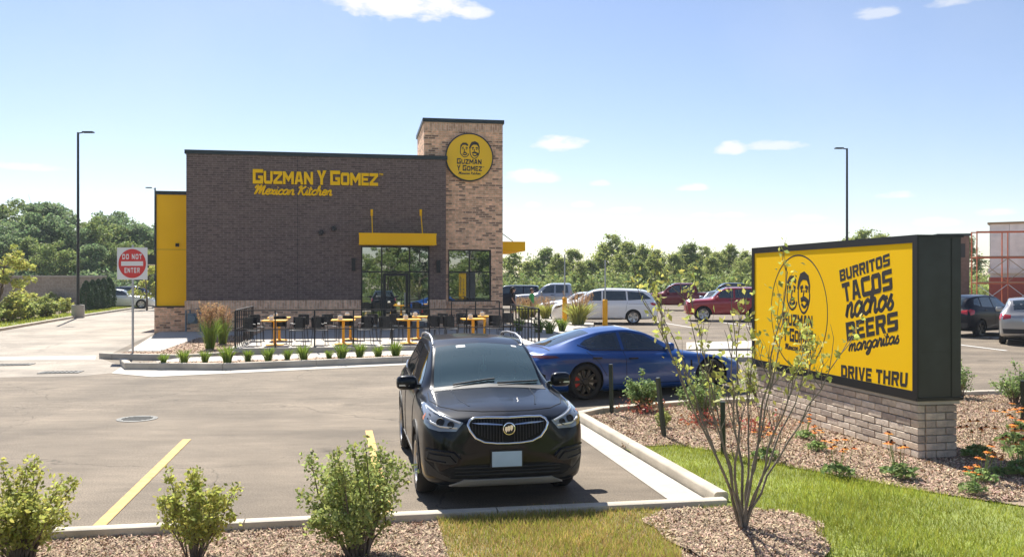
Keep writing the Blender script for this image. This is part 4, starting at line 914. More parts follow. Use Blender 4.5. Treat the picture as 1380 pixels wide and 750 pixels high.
# yellow bollards with sign posts
for px, top, bot, pt, lab in ((761, 400, 436, 343, 'yellow bollard with a thin steel sign post, left of the pair'), (815.5, 403, 439, 350, 'yellow bollard with a thin steel sign post, right of the pair before the white van')):
    p = gnd(px, bot, .1); b = thing('bollard', lab, 'bollard', p, 0, 'yellow bollards before the white van'); s = p.y / FPX
    mb = MB(); hb = (bot - top) * s; mb.lathe([(0, hb), (.08, hb - .01), (.115, hb - .05), (.115, -.1)], 16); mb.build('bollard_post', MT['bollard'], b, 40)
    mb = MB(); mb.box((0, 0, (hb + (bot - pt) * s) / 2), (.06, .04, (top - pt) * s)); mb.box((0, .02, (bot - pt) * s - .22), (.02, .3, .44)); mb.build('sign_post', MT['steel'], b)
for i, (bx_, by_, tx_, ty_, lab) in enumerate(((824.5, 557, 823, 490, 'dark green stake beside the round shrub by the blue car'), (896, 588, 886.5, 508, 'leaning dark green stake right of the round shrub'), (975, 612, 974, 540, 'dark green stake standing behind the bare young tree'), (1379, 567, 1378, 512, 'dark green stake at the far right of the mulch bed'))):
    p = gnd(bx_, by_, .045); q = Vector(((tx_ - 690) / FPX * (p.y - .05), p.y - .05, H + (377 - ty_) / FPX * p.y)); mb = MB(); mb.bar(Vector((0, 0, -.1)), q - p, .06, .05)
    o = mb.build('garden_stake', MT['stake']); o.location = p; tag(o, lab, 'stake', 'dark green stakes in the mulch bed')
# ------------------------------------------------------------------ vehicles
def pchip(xs, ys, x):
    xs = np.asarray(xs, float); ys = np.asarray(ys, float); h = np.diff(xs); d = np.diff(ys) / h; n = len(xs); m = np.zeros(n)
    for i in range(1, n - 1):
        if d[i - 1] * d[i] > 0:
            w1 = 2 * h[i] + h[i - 1]; w2 = h[i] + 2 * h[i - 1]; m[i] = (w1 + w2) / (w1 / d[i - 1] + w2 / d[i])
    m[0] = d[0]; m[-1] = d[-1]
    i = np.clip(np.searchsorted(xs, x) - 1, 0, n - 2); t = (x - xs[i]) / h[i]
    return (2 * t ** 3 - 3 * t ** 2 + 1) * ys[i] + (t ** 3 - 2 * t ** 2 + t) * h[i] * m[i] + (-2 * t ** 3 + 3 * t ** 2) * ys[i + 1] + (t ** 3 - t ** 2) * h[i] * m[i + 1]
def chaikin(P, k):
    for _ in range(k):
        Q = [P[0]]
        for a, b in zip(P[:-1], P[1:]): Q += [a * .75 + b * .25, a * .25 + b * .75]
        Q.append(P[-1]); P = np.array(Q)
    return P
def body_loft(spec):
    rows = np.array(spec['rows'], float); L = rows[-1, 0]; xs = rows[:, 0]
    n = spec.get('n', 72); base = np.linspace(0, 1, n); st = (.55 * base + .45 * (.5 - .5 * np.cos(np.pi * base))) * L
    st = np.unique(np.concatenate([st, [0.012, .03, .07, L - .012, L - .03, L - .07]]))
    V = []; ring = None
    for s in st:
        w, zb, zl, wb, we, zt, cr = (float(pchip(xs, rows[:, k], s)) for k in range(1, 8))
        ze = zt - cr
        S3 = np.array([wb, zl]); T1 = np.array([we, ze]); T2 = np.array([we * .5, zt - cr * .28])
        P = np.array([[0, zb], [w * .78, zb], [w * .955, zb + .05], [w * .985, zb + .16], [w, zb + (zl - zb) * .55], [w * .992, zl - (zl - zb) * .16], S3 + (np.array([w * .98, zl - .07]) - S3) * .45, S3, S3 + (T1 - S3) * .12, S3 + (T1 - S3) * .5, S3 + (T1 - S3) * .88, T1, T1 + (T2 - T1) * .2, T2, [0, zt]])
        C = chaikin(P, 2)
        full = np.concatenate([C, np.stack([-C[::-1][1:-1, 0], C[::-1][1:-1, 1]], 1)])
        V.append(np.stack([np.full(len(full), L / 2 - s), full[:, 0], full[:, 1]], 1))
    k = len(V[0]); m = len(V)
    fs = [(i * k + j, i * k + (j + 1) % k, (i + 1) * k + (j + 1) % k, (i + 1) * k + j) for i in range(m - 1) for j in range(k)]
    mb = MB(); mb.add(np.concatenate(V).tolist(), fs)
    for i, off in ((0, .012), (m - 1, -.012)):
        c = V[i].mean(0); c[1] = 0; c[0] += off; b = len(mb.v); mb.v.append(tuple(c))
        for j in range(k): mb.f.append([b, i * k + j, i * k + (j + 1) % k]); mb.m.append(0)
    return mb, L
_dg = None
def apply_bool(ob, cutters):
    for c in cutters:
        md = ob.modifiers.new('cut', 'BOOLEAN'); md.operation = 'DIFFERENCE'; md.solver = 'EXACT'; md.object = c
    bpy.context.view_layer.update(); dg = bpy.context.evaluated_depsgraph_get(); me = bpy.data.meshes.new_from_object(ob.evaluated_get(dg))
    ob.modifiers.clear(); ob.data = me
    for c in cutters: bpy.data.objects.remove(c, do_unlink=True)

class Car:
    def __init__(s, spec, paint_m, root, arch=True):
        s.root = root; s.spec = spec
        mb, s.L = body_loft(spec)
        me = mb.mesh('body', [paint_m, MT['well']], None)
        bm = bmesh.new(); bm.from_mesh(me); s.bvh = BVHTree.FromBMesh(bm); bm.free()
        s.body = link('body', me, root)
        R = spec['R']; W_ = max(r[1] for r in spec['rows']); s.W = W_
        cut = []
        for sx in spec['wheels']:
            for sg in (-1, 1):
                c = MB(); c.lathe([(0, -.20), (R + spec.get('gap', .055), -.20), (R + spec.get('gap', .055), .22), (0, .22)], 40, 'y', (s.L / 2 - sx, sg * (W_ - .10), R)); c.m = [1] * len(c.m)
                me2 = c.mesh('cutter', [paint_m, MT['well']]); cut.append(link('cutter', me2, root))
        apply_bool(s.body, cut)
        me = s.body.data; me.polygons.foreach_set('use_smooth', [True] * len(me.polygons)); me.set_sharp_from_angle(angle=math.radians(42))
    def X(s, d): return s.L / 2 - d          # distance behind the nose -> local x
    def hit(s, axis, sg, p):
        if axis == 'x': o = Vector((sg * 9, p[0], p[1])); d = Vector((-sg, 0, 0))
        elif axis == 'y': o = Vector((s.X(p[0]), sg * 5, p[1])); d = Vector((0, -sg, 0))
        else: o = Vector((s.X(p[0]), p[1], 6)); d = Vector((0, 0, -1))
        h = s.bvh.ray_cast(o, d)
        if h[0] is None:
            q = o + d * (9 - s.L / 2 if axis == 'x' else 4.2 if axis == 'y' else 4.8)
            h = s.bvh.find_nearest(q)
        n = h[1]
        if n.dot(-d) < 0: n = -n
        return h[0], n
    def patch(s, name, poly, axis, sg, m, off=.006, th=.012, res=.10, parent=None, hole=None):
        bm = bmesh.new()
        tri = tessellate_polygon([[Vector((x, y, 0)) for x, y in poly]])
        vs = [bm.verts.new((x, y, 0)) for x, y in poly]
        for t in tri:
            try: bm.faces.new([vs[i] for i in t])
            except ValueError: pass
        for _ in range(6):
            e = [q for q in bm.edges if q.calc_length() > res]
            if not e: break
            bmesh.ops.subdivide_edges(bm, edges=e, cuts=1); bmesh.ops.triangulate(bm, faces=[f for f in bm.faces if len(f.verts) > 3])
        out = {}
        P = [s.hit(axis, sg, (v.co.x, v.co.y)) for v in bm.verts]
        bnd = [v.is_boundary for v in bm.verts]
        bm.verts.index_update(); mb = MB()
        mb.v = [tuple(p + n * off) for p, n in P]
        for f in bm.faces: mb.f.append([v.index for v in f.verts]); mb.m.append(0)
        k = len(mb.v); back = {}
        for e in bm.edges:
            if e.is_boundary:
                for v in e.verts:
                    if v.index not in back: back[v.index] = len(mb.v); p, n = P[v.index]; mb.v.append(tuple(p + n * (off - th)))
                a, b = e.verts[0].index, e.verts[1].index; mb.f.append([a, b, back[b], back[a]]); mb.m.append(0)
        bm.free()
        me = mb.mesh(name, m, None, fix=True)
        # face outward
        bm = bmesh.new(); bm.from_mesh(me); bm.normal_update(); bm.faces.ensure_lookup_table()
        d = Vector((sg, 0, 0)) if axis == 'x' else Vector((0, sg, 0)) if axis == 'y' else Vector((0, 0, 1))
        if sum(f.normal.dot(d) * f.calc_area() for f in bm.faces) < 0: bmesh.ops.reverse_faces(bm, faces=bm.faces[:])
        bm.to_mesh(me); bm.free()
        me.polygons.foreach_set('use_smooth', [True] * len(me.polygons)); me.set_sharp_from_angle(angle=math.radians(50))
        return link(name, me, parent or s.root)
    def strip(s, name, pts, axis, sg, r, m, off=.004, n=6, parent=None, k=4, closed=False):
        pts = [Vector((x, y, 0)) for x, y in pts]
        if closed: pts = pts + [pts[0]]
        fine = []
        for a, b in zip(pts, pts[1:]):
            q = max(1, int((b - a).length / .06)); fine += [a.lerp(b, i / q) for i in range(q)]
        fine.append(pts[-1]); P = []
        for p in fine: h, nn = s.hit(axis, sg, (p.x, p.y)); P.append(h + nn * off)
        mb = MB(); mb.tube(P, r, n); return mb.build(name, m, parent or s.root, 60)
    def open_glass(s, poly, axis, sg):
        """take the body skin away behind a pane so that the cabin shows"""
        me = s.body.data; X = np.array([p[0] for p in poly]); bm = bmesh.new(); bm.from_mesh(me); kill = []
        for f in bm.faces:
            c = f.calc_center_median()
            if axis == 'z': q = (s.L / 2 - c.x, c.y); ok = f.normal.z > .1
            else: q = (s.L / 2 - c.x, c.z); ok = f.normal.y * sg > .1
            if ok and inside(poly, np.array([q[0]]), np.array([q[1]]))[0]: kill.append(f)
        bmesh.ops.delete(bm, geom=kill, context='FACES'); bm.to_mesh(me); bm.free()
    def mirror_pods(s, d, z, m, out=.13, lamp=True):
        for sg in (-1, 1):
            h, n = s.hit('y', sg, (d, z)); mb = MB()
            c = Vector((h.x, h.y + sg * (out + .015), z + .05)); nu, nv = 12, 8; vs = []
            for i in range(nv + 1):
                a = -math.pi / 2 + math.pi * i / nv
                for j in range(nu):
                    b = 2 * math.pi * j / nu
                    x = math.cos(a) * math.cos(b); y = math.cos(a) * math.sin(b); zz = math.sin(a)
                    pw = lambda q: math.copysign(abs(q) ** .6, q)
                    vs.append((c.x + pw(x) * .085 * (1 if x > 0 else .55), c.y + pw(y) * .125, c.z + pw(zz) * .085 - .02 * sg * 0))
            mb.add(vs, [(i * nu + j, i * nu + (j + 1) % nu, (i + 1) * nu + (j + 1) % nu, (i + 1) * nu + j) for i in range(nv) for j in range(nu)])
            mb.bar((h.x, h.y - sg * .02, z + .0), (c.x, c.y - sg * .06, c.z - .03), .05, .05)
            mb.build('mirror', m, s.root, 50)
    def wheels(s, rim_m, spokes=5, calip=None, w=.22, inset=.02, twin=False, rf=.70):
        R = s.spec['R']; key = (round(R, 3), rim_m.name, spokes, bool(calip), w, rf)
        if key not in WM:
            r = R * rf; h = w / 2
            t = MB(); t.lathe([(r - .01, -h + .02), (r + .012, -h), (R - .035, -h - .004), (R - .008, -h + .03), (R, -h + .06), (R, h - .06), (R - .008, h - .03), (R - .035, h + .004), (r + .012, h), (r - .01, h - .02)], 40, 'y'); tm = t.mesh('wheel', MT['rubber'], 35)
            q = MB(); q.lathe([(r + .004, h + .002), (r - .018, h - .004), (r - .03, h - .03), (r - .035, -h + .02)], 40, 'y')
            for i in range(spokes):
                a0 = 2 * math.pi * i / spokes
                offs = (-.12, .12) if twin else (0,)
                for o in offs:
                    a = a0 + o * 1.2; b = a0 + o * .5; wd = .055 if not twin else .028
                    if spokes > 7: wd = .03
                    p = Vector((math.cos(b) * .04, h - .035, math.sin(b) * .04)); e = Vector((math.cos(a) * (r - .015), h - .015, math.sin(a) * (r - .015)))
                    tg = (e - p).normalized(); sd = tg.cross(Vector((0, 1, 0))).normalized()
                    q.add([p + sd * wd * .7, p - sd * wd * .7, e - sd * wd, e + sd * wd] + [v - Vector((0, .035, 0)) for v in (p + sd * wd * .7, p - sd * wd * .7, e - sd * wd, e + sd * wd)], [(0, 1, 2, 3), (7, 6, 5, 4), (0, 4, 5, 1), (1, 5, 6, 2), (2, 6, 7, 3), (3, 7, 4, 0)])
            q.lathe([(0, h - .012), (.055, h - .014), (.07, h - .03), (.07, h - .07)], 16, 'y'); qm = q.mesh('rim', rim_m, 40)
            b = MB(); b.lathe([(.0, h - .085), (r * .78, h - .085), (r * .78, h - .11), (r * .5, h - .11)], 28, 'y'); bm_ = b.mesh('brake_disc', MT['disc'], 40)
            cm = None
            if calip:
                c = MB(); k = 8
                for i in range(k):
                    aa = [math.radians(150 + 60 * (i + e) / k) for e in (0, 1)]
                    for z0, z1 in ((h - .08, h - .045),):
                        c.quadprism([(math.cos(aa[0]) * r * .5, z1, math.sin(aa[0]) * r * .5), (math.cos(aa[0]) * r * .86, z1, math.sin(aa[0]) * r * .86), (math.cos(aa[1]) * r * .86, z1, math.sin(aa[1]) * r * .86), (math.cos(aa[1]) * r * .5, z1, math.sin(aa[1]) * r * .5)], (0, -1, 0), .035)
                cm = c.mesh('caliper', calip)
            WM[key] = (tm, qm, bm_, cm)
        tm, qm, bm_, cm = WM[key]
        for sx in s.spec['wheels']:
            for sg in (-1, 1):
                o = link('wheel', tm, s.root); o.location = (s.X(sx), sg * (s.W - w / 2 - inset), R)
                o.rotation_euler = (0, 0 if cm else .35 + sx, 0 if sg > 0 else math.pi) if not (cm and sg < 0) else (math.pi, 0, 0)
                if cm and sg < 0: pass
                for me, nm in ((qm, 'rim'), (bm_, 'brake_disc'), (cm, 'caliper')):
                    if me: link(nm, me, o)
WM = {}
CROSS = dict(R=.335, wheels=(.93, 3.485), gap=.05, rows=[
    (0, .46, .33, .62, .42, .36, .86, .02), (.05, .67, .27, .74, .63, .50, .945, .025), (.14, .79, .235, .85, .75, .62, .985, .03), (.30, .86, .215, .93, .82, .70, 1.025, .03), (.6, .882, .21, .97, .845, .72, 1.06, .035), (1.05, .886, .21, 1.0, .85, .70, 1.115, .045), (1.24, .887, .21, 1.03, .85, .68, 1.145, .05),
    (1.6, .887, .21, 1.05, .83, .63, 1.39, .05), (1.97, .887, .21, 1.06, .83, .60, 1.575, .05), (2.4, .887, .21, 1.07, .83, .605, 1.63, .045), (3.2, .888, .21, 1.09, .83, .60, 1.62, .045), (3.75, .88, .22, 1.11, .81, .57, 1.565, .05), (3.98, .865, .25, 1.10, .78, .54, 1.42, .05), (4.15, .83, .29, 1.05, .74, .52, 1.12, .03), (4.25, .76, .33, .95, .66, .5, 1.0, .02), (4.275, .6, .4, .86, .5, .42, .92, .02)])
def std_windows(c, side, ws, rear, ws_m=None, side_m=None, belt_trim=True):
    g = MT['carglass']
    c.patch('windscreen', ws, 'z', 1, ws_m or g, .004, .012, .09)
    c.patch('rear_window', rear, 'z', 1, g, .004, .012, .09)
    for sg in (-1, 1):
        for poly in side: c.patch('side_window', poly, 'y', sg, side_m or g, .004, .012, .10)
def seams(c, lines, handles, sgs=(-1, 1)):
    for sg in sgs:
        for ln in lines: c.strip('door_seam', ln, 'y', sg, .005, MT['well'], .0)
        for (d, z) in handles:
            h, n = c.hit('y', sg, (d, z)); mb = MB(); mb.box(h + n * .022, (.20, .018, .028)); mb.box(h + n * .01 + Vector((.08, 0, 0)), (.02, .03, .02)); mb.box(h + n * .01 - Vector((.08, 0, 0)), (.02, .03, .02)); mb.build('door_handle', c.spec.get('handle_m', MT['black']), c.root)
def car_root(name, label, cat, loc, fwd, group=None):
    return thing(name, label, cat, loc, math.atan2(fwd[1], fwd[0]), group)
WSC = [(1.27, -.64), (1.24, 0), (1.27, .64), (1.6, .60), (1.93, .545), (1.955, 0), (1.93, -.545), (1.6, -.60)]
RWC = [(3.80, -.46), (3.80, .46), (4.09, .42), (4.09, -.42)]
SWC = [[(1.50, 1.13), (1.98, 1.47), (2.5, 1.53), (2.5, 1.14)], [(2.57, 1.14), (2.57, 1.535), (3.25, 1.525), (3.32, 1.17)], [(3.40, 1.18), (3.33, 1.52), (3.62, 1.46), (3.78, 1.26)]]
SEAMC = [[(1.36, 1.02), (1.34, .55), (1.45, .32)], [(2.54, 1.10), (2.53, .32)], [(3.35, 1.14), (3.30, .75), (3.14, .52)], [(1.45, .32), (3.05, .32)]]

# ---- the black crossover in front
hero_axis = Vector((math.sin(math.radians(11)), -math.cos(math.radians(11)), 0))
fa_ = Vector((-.215, 9.78, 0))
hc = fa_ + hero_axis * (.93 - CROSS['rows'][-1][0] / 2)
hero = car_root('parked_suv', 'black crossover parked nose out in the foreground with a chrome ringed grille', 'car', hc, hero_axis)
black_paint = paint('black car paint', (.004, .006, .010), 0, .5, .08)
c = Car(dict(CROSS, n=96), black_paint, hero)
c.open_glass([(1.33, -.56), (1.33, .56), (1.88, .49), (1.88, -.49)], 'z', 1)
for sg in (-1, 1):
    for poly in SWC[:2]:
        cx = sum(p[0] for p in poly) / 4; cz_ = sum(p[1] for p in poly) / 4; c.open_glass([(cx + (x - cx) * .86, cz_ + (z - cz_) * .8) for x, z in poly], 'y', sg)
std_windows(c, SWC, WSC, RWC, MT['shieldglass'], mat_glass('side glass', (.012, .016, .017), .05, alpha=.25))
# cabin
ins = MB(); ins.bx(c.X(3.7), c.X(1.3), -.70, .70, .42, .46); dash = ins.build('cabin_floor', MT['interior'], hero)
mb = MB(); mb.bx(c.X(1.85), c.X(1.32), -.66, .66, .84, 1.06); mb.build('dashboard', mat('dash grey', (.20, .22, .21), .7), hero)
for y in (-.36, .36):
    mb = MB(); mb.box((c.X(2.45), y, .62), (.5, .48, .2)); mb.box((c.X(2.72), y, .96), (.13, .46, .6), Matrix.Rotation(-.25, 3, 'Y')); seat = mb.build('front_seat', MT['seatgrey'], hero)
    mb = MB(); mb.box((c.X(2.82), y, 1.34), (.09, .26, .17)); mb.build('headrest', MT['seatgrey'], seat)
mb = MB(); mb.box((c.X(3.45), 0, .95), (.14, 1.25, .62), Matrix.Rotation(-.2, 3, 'Y')); mb.build('rear_seat', MT['seatgrey'], hero)
mb = MB(); mb.tube([Vector((c.X(1.98) - .07 * math.sin(a), .36 + .185 * math.cos(a), 1.0 + .175 * math.sin(a))) for a in [i * math.pi / 10 for i in range(21)]], .016, 8); mb.bar((c.X(1.98), .2, 1.0), (c.X(1.98), .52, 1.0), .03, .05); mb.build('steering_wheel', MT['black'], hero, 60)
mb = MB(); mb.box((c.X(1.83), 0, 1.47), (.03, .24, .07)); mb.build('rear_view_mirror', MT['black'], hero)
mb = MB(); mb.lathe([(0, -.05), (.035, -.03), (.04, 0), (.03, .03), (0, .045)], 10, 'z', (c.X(1.86), 0.04, 1.27)); mb.tube([(c.X(1.85), .03, 1.44), (c.X(1.86), .04, 1.31)], .004, 5); mb.build('hanging_freshener', mat('mint plastic', (.45, .68, .55), .5), hero, 60)
c.patch('windscreen_sticker', [(1.86, -.30), (1.86, -.19), (1.91, -.19), (1.91, -.30)], 'z', 1, MT['paper'], .007, .002)
c.patch('windscreen_sticker', [(1.88, .40), (1.88, .46), (1.92, .45), (1.92, .39)], 'z', 1, MT['paper'], .007, .002)
c.patch('frit_band', [(1.895, -.555), (1.895, .555), (1.945, .54), (1.965, 0), (1.945, -.54)], 'z', 1, MT['well'], .0015, .004)
c.patch('cowl', [(1.13, -.66), (1.11, 0), (1.13, .66), (1.285, .66), (1.255, 0), (1.285, -.66)], 'z', 1, MT['trim'], .003, .01)
for a, b in (((1.22, .10), (1.33, .60)), ((1.24, -.42), (1.32, .08))):
    c.strip('wiper', [a, b], 'z', 1, .011, MT['trim'], .022)
# front fascia
def sym(pts): return [(-y, z) for y, z in pts] + [(y, z) for y, z in pts[::-1]]
GR = sym([(.0, .932), (.22, .938), (.345, .934), (.395, .915), (.418, .877), (.395, .82), (.34, .745), (.25, .70), (.12, .686), (0, .683)])
GR = [p for i, p in enumerate(GR) if i == 0 or (abs(p[0] - GR[i - 1][0]) + abs(p[1] - GR[i - 1][1])) > 1e-4][:-1]
grl = c.patch('grille', GR, 'x', 1, MT['well'], .003, .02, .06)
c.strip('grille_surround', GR, 'x', 1, .014, MT['chrome'], .012, 8, grl, closed=True)
for i in range(-12, 13):
    y = i * .031; t = abs(y) / .418
    zt_, zb_ = .92 - .03 * max(0, t - .7), .695 + (0 if t < .3 else (t - .3) * .19)
    if abs(i) < 2: continue
    c.strip('grille_bar', [(y, zb_), (y, zt_)], 'x', 1, .006, MT['trim'], .010, 5, grl)
for sg in (-1, 1):
    c.patch('grille_wing', [(sg * .065, .858), (sg * .065, .868), (sg * .24, .886), (sg * .385, .888), (sg * .30, .872), (sg * .2, .866)], 'x', 1, MT['chrome'], .03, .02, .05, grl)
h, n_ = c.hit('x', 1, (0, .838))
mb = MB(); mb.lathe([(.054, .0), (.066, .03), (.064, .042), (.056, .044), (.053, .030)], 32, 'x', (h.x + .004, 0, .838)); dk = MB(); dk.lathe([(.054, .028), (0, .030)], 28, 'x', (h.x + .004, 0, .838))
for k in (-1, 0, 1):      # three slanted shields
    cx = k * .027
    mb.add([(h.x + .048, -(cx + a), .838 + k * -.008 + b) for a, b in ((-.016, .026), (.012, .03), (.018, .0), (.004, -.032), (-.012, -.008))] + [(h.x + .03, -(cx + a), .838 + k * -.008 + b) for a, b in ((-.016, .026), (.012, .03), (.018, .0), (.004, -.032), (-.012, -.008))], [(0, 1, 2, 3, 4)] + [(i, (i + 1) % 5, 5 + (i + 1) % 5, 5 + i) for i in range(5)])
bdg = mb.build('badge', MT['chrome'], hero, 40); dk.build('badge_field', MT['trim'], bdg)
for sg in (-1, 1):
    HL = [(sg * .822, 1.020), (sg * .775, 1.008), (sg * .62, .955), (sg * .462, .898), (sg * .535, .812), (sg * .70, .808), (sg * .80, .83), (sg * .838, .868)]
    hl = c.patch('headlight', HL, 'x', 1, MT['lampglass'], .007, .015, .06)
    c.strip('running_light', [(sg * .79, .995), (sg * .775, .885), (sg * .69, .853), (sg * .52, .846)], 'x', 1, .012, MT['lampbody'], .011, 6, hl)
    c.strip('running_light', [(sg * .79, .995), (sg * .62, .935), (sg * .49, .895)], 'x', 1, .010, MT['lampbody'], .011, 6, hl)
    for yy, zz, rr in ((.685, .895, .045), (.585, .872, .036)):
        hh, nn = c.hit('x', 1, (sg * yy, zz)); mb = MB(); R_ = nn.to_track_quat('Z', 'Y').to_matrix(); b = MB(); b.lathe([(rr, .004), (rr, .014), (rr * .8, .018), (rr * .7, .006), (0, .012)], 18); mb.add([R_ @ Vector(v) + hh + nn * .004 for v in b.v], b.f); mb.build('lens', MT['trim'], hl, 40)
    c.patch('turn_signal', [(.32, .895), (.335, .94), (.385, .955), (.375, .90)], 'y', sg, MT['amber'], .010, .012, .05, hl)
    fp = c.patch('bumper_pocket', [(sg * .50, .585), (sg * .80, .612), (sg * .835, .585), (sg * .83, .50), (sg * .60, .475), (sg * .53, .49)], 'x', 1, MT['trim'], .004, .012, .06)
    c.strip('pocket_trim', [(sg * .49, .535), (sg * .56, .60), (sg * .82, .622)], 'x', 1, .012, black_paint, .008, 6, fp)
    c.strip('pocket_trim', [(sg * .54, .50), (sg * .60, .565), (sg * .80, .58), (sg * .81, .52), (sg * .64, .50)], 'x', 1, .008, black_paint, .010, 6, fp)
lo = c.patch('lower_grille', sym([(0, .60 - .02), (.40, .50), (.62, .44), (.72, .39), (.60, .345), (.0, .335)])[:], 'x', 1, MT['well'], .004, .012, .08) if False else c.patch('lower_grille', [(-.70, .40), (-.60, .445), (-.40, .475), (.40, .475), (.60, .445), (.70, .40), (.58, .345), (-.58, .345)], 'x', 1, MT['well'], .004, .012, .08)
for z in (.375, .41, .445): c.strip('grille_bar', [(-.55, z), (.55, z)], 'x', 1, .008, MT['trim'], .010, 6, lo)
c.patch('bumper_trim', [(-.84, .50), (-.80, .36), (-.60, .30), (.60, .30), (.80, .36), (.84, .50), (.70, .385), (.58, .335), (-.58, .335), (-.70, .385)], 'x', 1, MT['trim'], .005, .012, .08)
c.patch('skid_plate', [(-.60, .252), (-.46, .325), (.46, .325), (.60, .252), (.40, .242), (-.40, .242)], 'x', 1, MT['skid'], .016, .03, .07)
hh, nn = c.hit('x', 1, (0, .52)); mb = MB(); mb.box((hh.x + .022, -.02, .527), (.012, .31, .155)); pl = mb.build('license_plate', MT['plate'], hero); mb = MB(); mb.box((hh.x + .012, -.02, .527), (.02, .34, .18)); mb.build('plate_holder', MT['trim'], pl)
c.strip('hood_seam', [(1.15, -.72), (.75, -.74), (.42, -.66), (.24, -.50), (.17, -.25), (.15, 0), (.17, .25), (.24, .50), (.42, .66), (.75, .74), (1.15, .72)], 'z', 1, .005, MT['well'], .0, 6)
for sg in (-1, 1):
    c.strip('hood_crease', [(1.1, sg * .46), (.7, sg * .44), (.35, sg * .36)], 'z', 1, .012, black_paint, -.006, 8)
    ap = []
    for i in range(17):
        a = math.pi * (-.06 + 1.12 * i / 16)
        ap.append((math.cos(a), math.sin(a)))
    for sx in CROSS['wheels']:
        outer = [(sx + x * .475, .335 + y * .475) for x, y in ap]; inner = [(sx + x * .392, .335 + y * .392) for x, y in ap]
        c.patch('wheel_arch_trim', outer + inner[::-1], 'y', sg, MT['trim'], .010, .03, .09)
    c.patch('sill_trim', [(1.40, .23), (1.40, .36), (3.02, .36), (3.02, .23)], 'y', sg, MT['trim'], .008, .02, .12)
    P = [c.hit('z', 1, (d, sg * .57))[0] + Vector((0, 0, hgt)) for d, hgt in ((2.06, .0), (2.16, .045), (2.5, .06), (3.1, .06), (3.5, .05), (3.62, .0))]
    mb = MB(); mb.tube(P, [.014, .016, .016, .016, .016, .014], 8); mb.build('roof_rail', MT['rimsilver'], hero, 60)
    c.strip('window_trim', [(1.42, 1.085), (2.5, 1.115), (3.3, 1.14), (3.82, 1.2)], 'y', sg, .012, MT['chrome'], .004)
    c.patch('taillight', [(3.95, 1.12), (4.12, 1.06), (4.22, .90), (4.05, .88), (3.9, .98)], 'y', sg, MT['taillamp'], .006, .012)
seams(c, SEAMC, [(2.38, .98), (3.18, 1.02)])
c.mirror_pods(1.52, 1.10, black_paint, .13)
for sg in (-1, 1):
    h, n = c.hit('y', sg, (1.52, 1.10)); mb = MB(); mb.box((h.x + .075, h.y + sg * .18, 1.125), (.012, .12, .018)); mb.build('mirror_signal', MT['lampbody'], hero)
c.wheels(MT['rimsilver'], 5, None, .215, .012, True)

# ---- the blue sports sedan
SPORT = dict(R=.355, wheels=(.97, 3.87), gap=.035, n=90, rows=[
    (0, .52, .25, .48, .48, .38, .56, .01), (.08, .75, .17, .54, .69, .52, .63, .015), (.3, .91, .14, .64, .82, .62, .70, .015), (.7, .972, .13, .745, .87, .68, .765, .01), (1.1, .975, .13, .80, .86, .70, .83, .015), (1.45, .965, .13, .83, .845, .68, .895, .025), (1.62, .96, .13, .845, .835, .66, .94, .03),
    (2.0, .955, .13, .865, .82, .585, 1.15, .05), (2.4, .955, .13, .88, .82, .545, 1.315, .05), (2.8, .955, .13, .89, .825, .535, 1.375, .05), (3.3, .962, .13, .895, .84, .52, 1.345, .05), (3.8, .98, .13, .91, .875, .51, 1.235, .05), (4.3, .982, .14, .925, .875, .52, 1.07, .04), (4.6, .965, .17, .925, .83, .56, .985, .03), (4.82, .91, .24, .88, .74, .52, .94, .015), (4.93, .82, .33, .80, .64, .45, .885, .01), (4.963, .70, .42, .74, .55, .4, .82, .01)])
ph = math.radians(22); ax = Vector((math.cos(ph), math.sin(ph), 0)); lf = Vector((-ax.y, ax.x, 0))
rw = Vector(((790 - 690) / FPX * 16.75, 16.75, 0))                   # near rear wheel, outer face
bc = rw + lf * .97 + ax * (3.87 - 4.963 / 2)
bl = car_root('parked_sports_sedan', 'glossy blue low sports sedan parked behind the black crossover', 'car', (bc.x, bc.y, gz(bc.y)), ax)
blue = paint('blue car paint', (.006, .058, .25), .2, .7, .35)
c = Car(SPORT, blue, bl)
SWS = [[(1.90, .915), (2.35, 1.20), (2.75, 1.275), (2.93, 1.28), (2.93, .935)], [(3.0, .94), (3.0, 1.275), (3.35, 1.245), (3.72, 1.14), (3.86, 1.06), (3.70, .97)]]
SQ = [(3.90, 1.055), (3.76, 1.125), (3.98, 1.04)]
c.open_glass([(1.74, -.5), (1.74, .5), (2.28, .42), (2.28, -.42)], 'z', 1)
for sg in (-1, 1):
    for poly in SWS:
        k = len(poly); cx = sum(p[0] for p in poly) / k; cz_ = sum(p[1] for p in poly) / k; c.open_glass([(cx + (x - cx) * .84, cz_ + (z - cz_) * .74) for x, z in poly], 'y', sg)
std_windows(c, SWS, [(1.68, -.61), (1.64, 0), (1.68, .61), (2.33, .50), (2.36, 0), (2.33, -.50)], [(3.55, -.43), (3.52, 0), (3.55, .43), (4.42, .40), (4.46, 0), (4.42, -.40)], MT['shieldglass'], mat_glass('dark side glass', (.012, .015, .016), .05, alpha=.45))
mb = MB(); mb.bx(c.X(4.0), c.X(1.7), -.68, .68, .30, .34); mb.build('cabin_floor', MT['interior'], bl)
mb = MB(); mb.bx(c.X(2.15), c.X(1.75), -.64, .64, .6, .88); mb.build('dashboard', MT['interior'], bl)
for y in (-.36, .36):
    for d in (2.75, 3.55):
        mb = MB(); mb.box((c.X(d), y, .76), (.13, .46, .62), Matrix.Rotation(-.3, 3, 'Y')); seat = mb.build('seat', MT['interior'], bl)
        mb = MB(); mb.box((c.X(d + .12), y, 1.12), (.09, .24, .14)); mb.build('headrest', MT['interior'], seat)
